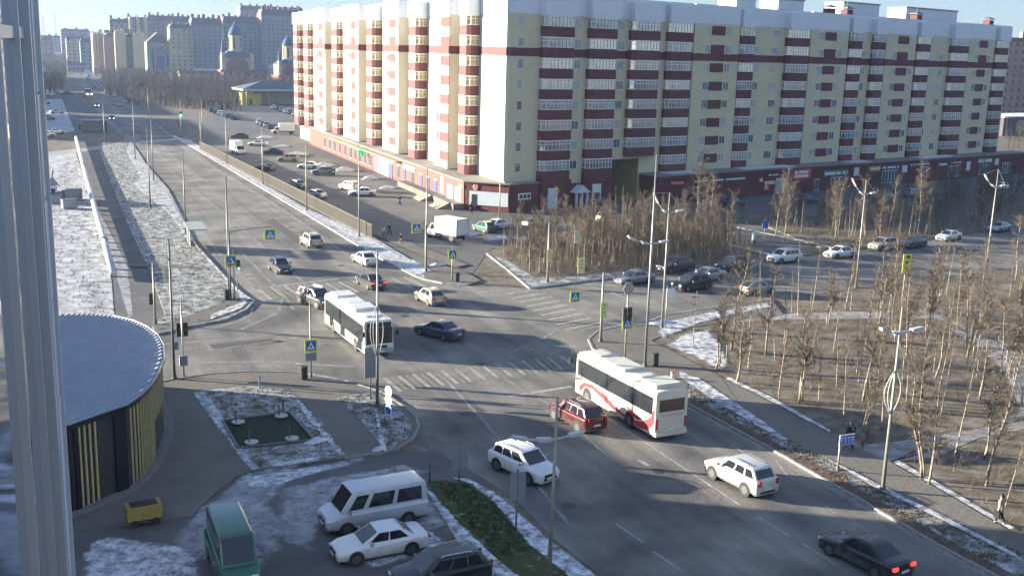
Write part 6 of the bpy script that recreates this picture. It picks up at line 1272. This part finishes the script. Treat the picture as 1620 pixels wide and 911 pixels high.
dk = MB(); dk.disc((8.8,-.5,19), (0,1,0), 2.4, .3, 20); dk.build('round_window', fc['grey'], ab); dk = MB(); dk.disc((8.8,-.7,19), (0,1,0), 1.5, .2, 6); dk.build('clock_face', fc['blue'], ab)
bx('cross_bar', fc['white'], ab, 5.4, 12.2, -.6, -.35, 15.2, 15.7)
# churches
def church(p, s, label, rz=0):
    r = empty('brick_church', (p[0],p[1],0), rz, label, 'church'); r.scale = (s,s,s)
    bx('nave', fc['brick'], r, -11, 11, 0, 16, 0, 9); bx('upper_nave', fc['cream'], r, -9, 9, 1, 15, 9.004, 17)
    vface(archpoly(0,7,9.1,10.5), .98, .4).build('front_arch', fc['brick'], r); vface(archpoly(0,4.6,9.2,10), .55, .3).build('arch_window', WDK, r)
    g = MB(); g.add([(-10,.5,17),(10,.5,17),(10,15.5,17),(-10,15.5,17),(-5,5,21),(5,5,21),(5,11,21),(-5,11,21)], [(0,1,5,4),(1,2,6,5),(2,3,7,6),(3,0,4,7),(4,5,6,7),(3,2,1,0)]); ro_ = g.build('roof', fc['blue'], r)
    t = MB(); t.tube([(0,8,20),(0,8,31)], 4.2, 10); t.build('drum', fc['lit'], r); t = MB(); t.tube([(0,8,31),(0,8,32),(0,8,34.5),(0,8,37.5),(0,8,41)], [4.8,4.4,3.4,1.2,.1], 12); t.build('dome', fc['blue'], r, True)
    for k in range(6): a = 2*pi*k/6+.2; t = MB(); t.box(-.5,.5,-.1,.1,0,7); me = t.mesh('drum_window', WDK); inst('drum_window', me, r, (4.15*cos(a),8+4.15*sin(a),22.5), a+pi/2)
    for x, y in ((-9,2),(9,2)):
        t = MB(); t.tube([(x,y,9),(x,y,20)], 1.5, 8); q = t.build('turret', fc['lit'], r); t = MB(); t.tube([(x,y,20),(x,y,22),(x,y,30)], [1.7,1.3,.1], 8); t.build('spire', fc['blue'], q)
    for x in (-8.5,8.5): t = MB(); t.tube([(x,-1.5,0),(x,-1.5,7.5)], 2.6, 10); t.build('apse', fc['brick'], r)
    bx('porch', fc['brick'], r, -4, 4, -5, -.01, 0, 8); return r
church((117.6,690.0,5.9), .96, 'brick church with blue roof and domed tower in the far town')
church((140.4,640.0,11.4), .78, 'second brick church with blue spire beside the near block', .15)
# building behind the right end
block((363.6,330.0,34.9), (391.3,330.0,35.8), 18, 'pink', 'pink and white block peeping past the right end of the long block', mansard=1.5, chims=2, seed=20)
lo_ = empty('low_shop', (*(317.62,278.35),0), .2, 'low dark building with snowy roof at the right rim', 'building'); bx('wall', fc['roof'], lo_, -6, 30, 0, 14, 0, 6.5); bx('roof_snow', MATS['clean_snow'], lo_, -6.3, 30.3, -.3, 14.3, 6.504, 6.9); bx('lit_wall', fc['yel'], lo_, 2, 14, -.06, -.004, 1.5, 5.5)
# masts
for p, t, lb in (((23.9,2200.0,35.7), (25.9,2200.0,67.4), 'lattice mast left of the pair on the horizon'), ((44.4,2200.0,36.4), (46.4,2200.0,70.5), 'lattice mast right of the pair on the horizon'), ((-28.3,2200.0,30.6), (-26.3,2200.0,60.9), 'lattice mast at the far left horizon')):
    r = empty('lattice_mast', (p[0],p[1],0), 0, lb, 'mast'); h = min(t[2], 76); b = MB()
    for s in ((-1,-1),(1,-1),(1,1),(-1,1)): b.tube([(s[0]*2.5,s[1]*2.5,0),(s[0]*.6,s[1]*.6,h)], .35, 4)
    b.build('legs', POLED, r); b = MB()
    for k in range(14):
        z0, z1 = h*k/14, h*(k+1)/14; w0, w1 = 2.5-1.9*k/14, 2.5-1.9*(k+1)/14; s = 1 if k % 2 else -1
        b.tube([(-s*w0,-w0,z0),(s*w1,-w1,z1)], .25, 4); b.tube([(-w0,s*w0,z0),(-w1,-s*w1,z1)], .25, 4)
    b.build('bracing', POLED, r)
# low houses, sheds and bare trees between the road and the blocks
R = random.Random(77); q = 0; ORD = ORD+('eighth',) if len(ORD) < 8 else ORD
SPOT = []
for (x, y, w, h, c) in ((150,100,16,5,'grey'),(172,97,20,7,'brick'),(190,100,18,6,'white'),(112,96,24,6,'grey'),(96,104,18,7,'lilac'),(84,92,22,8,'teal'),(130,88,26,8,'pink'),(215,104,26,9,'grey'),(240,112,14,5,'roof'),(262,110,20,6,'grey'),(285,106,22,7,'pink'),(305,112,26,7,'blue'),(330,112,18,6,'yel'),(315,132,24,6,'yel'),(350,128,34,6,'brick'),(290,128,14,4,'grey'),(412,120,20,7,'blue'),(455,122,28,8,'yel'),(75,112,16,6,'grey'),(64,100,20,9,'grey'),(58,128,14,6,'grey'),(205,122,10,4,'white'),(120,112,12,5,'lilac')):
    SPOT.append((x,y,w,h,c))
LOWP = [(63.61,1280.27),(86.57,1419.86),(91.96,1311.15),(39.44,1288.15),(23.97,1067.46),(21.87,1303.61),(56.57,1424.45),(93.65,1128.87),(90.82,947.12),(107.47,998.62),(130.00,1083.28),(127.02,971.67),(141.75,981.66),(91.34,672.62),(112.26,723.40),(85.76,701.50),(156.02,820.19),(172.00,799.82),(10.57,892.70),(7.06,1052.56),(1.98,667.81),(58.65,759.05),(30.97,906.53)]
for (x,y,w,h,c), p in zip(SPOT, LOWP):
    r = empty('low_house', (p[0],p[1],0), R.uniform(-.2,.2), f'{ORD[q%8]} low {c if c in ("pink","white","blue","grey") else "dull"} house of cluster {"near the far junction" if q < 8 else "below the blue arch" if q < 12 else "before the church" if q < 18 else "by the left wall"}', 'house', 'low houses of the far town'); q += 1
    bx('wall', fc[c], r, -w/2, w/2, -4, 4, 0, h); g = MB(); g.add([(-w/2-.3,-4.4,h),(w/2+.3,-4.4,h),(w/2+.3,4.4,h),(-w/2-.3,4.4,h),(-w/2,0,h+2.2),(w/2,0,h+2.2)], [(0,1,5,4),(2,3,4,5),(1,2,5),(3,0,4),(3,2,1,0)]); g.build('roof', fc['white' if q % 3 == 0 else 'roof'], r)
    for k in range(int(w/3)): bx('window', WDK, r, -w/2+1+3*k, -w/2+2.3+3*k, -4.06, -4.004, 1.5, 3.0)
FTW = mat('far_twig', (.085,.07,.055), .9, noise=.3, nscale=.2)
def mass(poly, n, h0, h1, label, m):
    xs = [p[0] for p in poly]; ys = [p[1] for p in poly]; b = MB(); k = 0
    while k < n:
        p = (R.uniform(min(xs),max(xs)), R.uniform(min(ys),max(ys)))
        if not inpoly(p, poly): continue
        k += 1; hh = R.uniform(h0,h1); b.tube([(*p,0),(*p,hh*.8)], [.18,.05], 4, cap=False)
        for j in range(14):
            a = R.uniform(0,6.28); z = R.uniform(.3,.85)*hh; l = hh*R.uniform(.12,.32); s = Vector((p[0],p[1],z)); e = s+Vector((cos(a)*l,sin(a)*l,l*R.uniform(.3,1.2))); w = Vector((-sin(a),cos(a),0))*.09; b.add([s-w,s+w,e], [(0,1,2)])
    o = b.build('far_trees', m); tag(o, label, 'trees', None, 'stuff')
mass([(-0.82,522.13), (12.12,524.97), (38.32,1252.72), (8.04,1543.82)], 1200, 5, 11, 'bluish mass of far bare trees left of the main road', FTW)
def xy(*q): return [(a[0],a[1]) for a in q]
mass(xy((29.5,520.0,8.8), (105.2,470.0,11.6), (138.8,620.0,7.6), (118.1,760.0,3.0), (42.8,790.0,0.8)), 2600, 4, 9.5, 'line of far bare trees below the town blocks', FTW)
mass(xy((32.7,440.0,6.5), (68.7,400.0,8.6), (80.8,470.0,5.9), (35.9,520.0,3.3)), 420, 4, 8, 'scattered bare trees right of the far road', FTW)
mass([(255.96,225.81), (267.14,224.50), (382.58,323.16), (346.52,307.03)], 40, 4, 8, 'bare trees at the right rim beyond the block', FTW)
fl_ = flat('brown_lawn', [(37.30,296.09), (61.06,410.24), (68.77,479.03), (45.08,475.44), (35.39,397.29), (34.01,298.38)], -.02, DRYG, 'brown dry lawn right of the far crossing', 'lawn')
flat('far_yard', [(-1.13,285.26), (9.56,314.79), (11.10,485.43), (0.31,483.59)], -.02, SNOWF, 'snowy yard on the far left', 'yard')
flat('far_cross_road', [(1.47,478.69), (11.24,490.71), (33.72,529.71), (77.53,539.32), (141.57,632.83), (150.75,673.77), (83.91,583.28), (36.42,570.55), (1.74,522.69)], -.008, ASPH2, 'far cross road running past the lawn', 'road')
flat('far_lane', [(9.56,314.79), (20.89,289.19), (24.09,389.64), (23.44,487.53), (10.62,485.34)], -.014, ASPH2, 'wide dark asphalt left of the far road', 'road')
# bright traffic and parked cars along the far road
k = 0
for p in ((34.86,712.79),(34.98,785.86),(42.36,896.65),(40.15,949.97),(43.86,1084.99),(51.67,1173.20),(36.19,671.56),(38.58,1032.71)):
    car(('sedan','suv')[k%2], (PW,PSI,PBK,PW,PGY,PSI,PBL,PW)[k], p, 88 if k % 2 else -92, f'{ORD[k%7]} distant {"oncoming" if k % 2 == 0 else "departing"} car {"beyond the loader" if k < 4 else "near the far town"}', 'distant traffic', detail=0, lights=(k%2==0)); k += 1

k = 0
for p in ((32.17,599.51),(31.58,548.54),(29.07,598.57),(31.24,689.81),(32.40,746.38),(40.21,802.32),(52.44,1092.55),(48.07,1230.53),(33.84,459.09),(32.03,841.41),(14.23,525.43),(10.02,524.51),(6.71,511.99),(3.46,446.08),(6.68,388.77),(3.54,357.76)):
    car(('hatch','suv','sedan')[k%3], (PSI,PW,PBK,PGY,PW,PBE,PSI,PDG)[k%8], p, (86 if k % 2 else -94) if k < 10 else 15, f'{(ORD*3)[k]} {"car" if k < 7 else "small car" if k < 10 else "parked car"} of the far {"queue past the loader" if k < 7 else "lanes near the crossing" if k < 10 else "left yard"}', 'distant traffic', detail=0); k += 1

# ------------------------------------------------------------------ people
SKIN = mat('skin', (.48,.30,.22), .6); HAIRM = mat('hair_dark', (.03,.02,.015), .7)
def cloth(n, c): return mat('cloth_'+n, c, .9, noise=.25, nscale=6)
def skin_obj(name, m, parent, verts, edges, radii, rootv=0, sub=1):
    me = bpy.data.meshes.new(name); me.from_pydata(verts, edges, []); me.materials.append(m); o = inst(name, me, parent)
    sk = o.modifiers.new('skin', 'SKIN'); sk.use_smooth_shade = True
    for i, sv in enumerate(me.skin_vertices[0].data): sv.radius = radii[i] if isinstance(radii[i], tuple) else (radii[i], radii[i]); sv.use_root = (i == rootv)
    s = o.modifiers.new('sub', 'SUBSURF'); s.levels = sub; s.render_levels = sub; return o
def person(pos, head, label, coat, trousers, hat=None, stride=.25, h=1.72, lng=False, armbend=.1, z=.1, carry=None):
    """x is forward; one continuous body, clothes as children"""
    r = empty('person', (pos[0],pos[1],z), radians(head), label, 'person'); s = h/1.72; r.scale = (s,s,s); st = stride
    V = [(0,0,.95),(0,0,1.15),(.01,0,1.38),(.02,0,1.48),(.03,0,1.56),(.05,0,1.66)]; E = [(0,1),(1,2),(2,3),(3,4),(4,5)]; Rd = [(.14,.11),(.14,.10),(.16,.10),.055,.085,.075]
    def chain(base, pts, rs):
        i = base
        for p, q in zip(pts, rs): V.append(p); Rd.append(q); E.append((i,len(V)-1)); i = len(V)-1
        return i
    for sd, f in ((1,1),(-1,-1)):
        chain(0, [(.02,sd*.1,.9),(f*st*.55+.05,sd*.1,.5),(f*st*.9-(.1 if f < 0 else 0),sd*.1,.10),(f*st*.9+.14-(.1 if f < 0 else 0),sd*.1,.05)], [.095,.065,.045,.04])
        w = chain(2, [(0,sd*.2,1.37),(-f*st*.35-.02,sd*.25,1.10),(-f*st*.55+armbend,sd*.25,.86)], [.06,.045,.032])
        hx, hy, hz = V[w]
        for k in range(5):
            if k == 0: chain(w, [(hx+.035,hy-sd*.01,hz-.035),(hx+.05,hy-sd*.012,hz-.07)], [.011,.008])
            else: chain(w, [(hx+.025-.018*k+.02,hy,hz-.085),(hx+.03-.018*k+.02,hy-sd*.006,hz-.125),(hx+.04-.018*k+.02,hy-sd*.02,hz-.155-.008*(k in (2,3)))], [.011,.009,.008])
    skin_obj('body', SKIN, r, V, E, Rd)
    # coat
    CV = [(0,0,.92 if not lng else .62),(0,0,1.15),(.01,0,1.38),(.02,0,1.46)]; CE = [(0,1),(1,2),(2,3)]; CR = [(.20,.15) if lng else (.18,.14),(.175,.135),(.19,.135),.09]
    for sd, f in ((1,1),(-1,-1)):
        b_ = len(CV); CV += [(0,sd*.2,1.38),(-f*st*.35-.02,sd*.255,1.10),(-f*st*.52+armbend*.9,sd*.255,.90)]; CR += [.09,.07,.055]; CE += [(2,b_),(b_,b_+1),(b_+1,b_+2)]
    skin_obj('coat', coat, r, CV, CE, CR)
    for sd, f in ((1,1),(-1,-1)):
        skin_obj('trouser_leg', trousers, r, [(0,sd*.08,.92),(f*st*.55+.05,sd*.1,.5),(f*st*.9-(.1 if f < 0 else 0),sd*.1,.13)], [(0,1),(1,2)], [.115,.085,.07])
        skin_obj('boot', BLACK, r, [(f*st*.9-.03-(.1 if f < 0 else 0),sd*.1,.06),(f*st*.9+.18-(.1 if f < 0 else 0),sd*.1,.05)], [(0,1)], [.055,.045])
    b = MB(); b.tube([(.03,0,1.62),(.025,0,1.70),(.02,0,1.76)], [.115,.115,.05], 12); b.tube([(.03-.05,0,1.52),(.03-.05,0,1.64)], [.08,.10], 10); b.build('hat' if hat else 'hair', hat or HAIRM, r, True)
    for sd in (-1,1): b = MB(); b.disc((.13,sd*.032,1.625), (1,0,0), .014, .02, 8); b.build('eye', SIGNK, r)
    b = MB(); b.tube([(.12,0,1.615),(.155,0,1.59)], [.012,.018], 6); b.build('nose', SKIN, r); b = MB(); b.obox((.125,0,1.555),(.008,0,0),(0,.028,0),(0,0,.006)); b.build('mouth', mat('lips',(.3,.1,.09),.6), r)
    if carry:
        b = MB(); hx = -st*.55*1+armbend; b.box(hx-.14,hx+.16,.22,.34,.42,.78); b.tube([(hx-.05,.28,.78),(hx,.27,.84),(hx+.06,.28,.78)], .012, 5); q = b.build('bag', carry, r)
    return r
DKC = cloth('black',(.018,.018,.02)); NAV = cloth('navy',(.02,.025,.05)); GRC = cloth('grey',(.10,.10,.11)); BGC = cloth('beige',(.42,.36,.27)); PKC = cloth('pink',(.50,.14,.16)); BRC = cloth('brown',(.12,.07,.045)); WHC = cloth('white',(.55,.55,.55))
person((45.89,49.56), 60, 'man in dark clothes striding on the footpath behind the blue lane sign', DKC, NAV, NAV, .38, 1.75, armbend=.28)
person((45.89,37.82), 100, 'woman in long beige coat walking on the footpath at the right', BGC, DKC, None, .16, 1.68, True, carry=DKC)
person((51.47,159.13), -80, 'lone dark figure standing in the open parking lot', DKC, DKC, NAV, .12, 1.75, z=.0)
person((41.44,132.34), -60, 'person in black coat walking past the fence end', DKC, DKC, DKC, .25, 1.8, True, z=.13)
person((41.02,126.21), -60, 'child in pink trousers and dark jacket by the fence end', NAV, PKC, PKC, .2, 1.35, z=.13)
person((40.31,131.15), -60, 'person in pale coat beside the black-coated walker', WHC, GRC, None, .2, 1.6, z=.13)
person((51.47,199.78), -90, 'dark person standing beside the grey estate car', DKC, DKC, DKC, .1, 1.75, z=.0)
person((59.54,149.08), 120, 'person in dark jacket at the corner shop steps', DKC, NAV, BRC, .15, 1.7, z=.0)
person((60.79,159.96), 90, 'person climbing the corner shop stairs', BRC, DKC, DKC, .2, 1.7, z=.0)
person((74.53,101.34), 0, 'person standing under the grove edge by the street', GRC, DKC, None, .1, 1.7)
person((10.99,314.73), 90, 'distant figure beside the grey box shelter', DKC, DKC, DKC, .1, 1.75, z=0)
person((38.68,330.60), -90, 'distant figure at the far crossing signal', DKC, NAV, None, .1, 1.75, z=0)
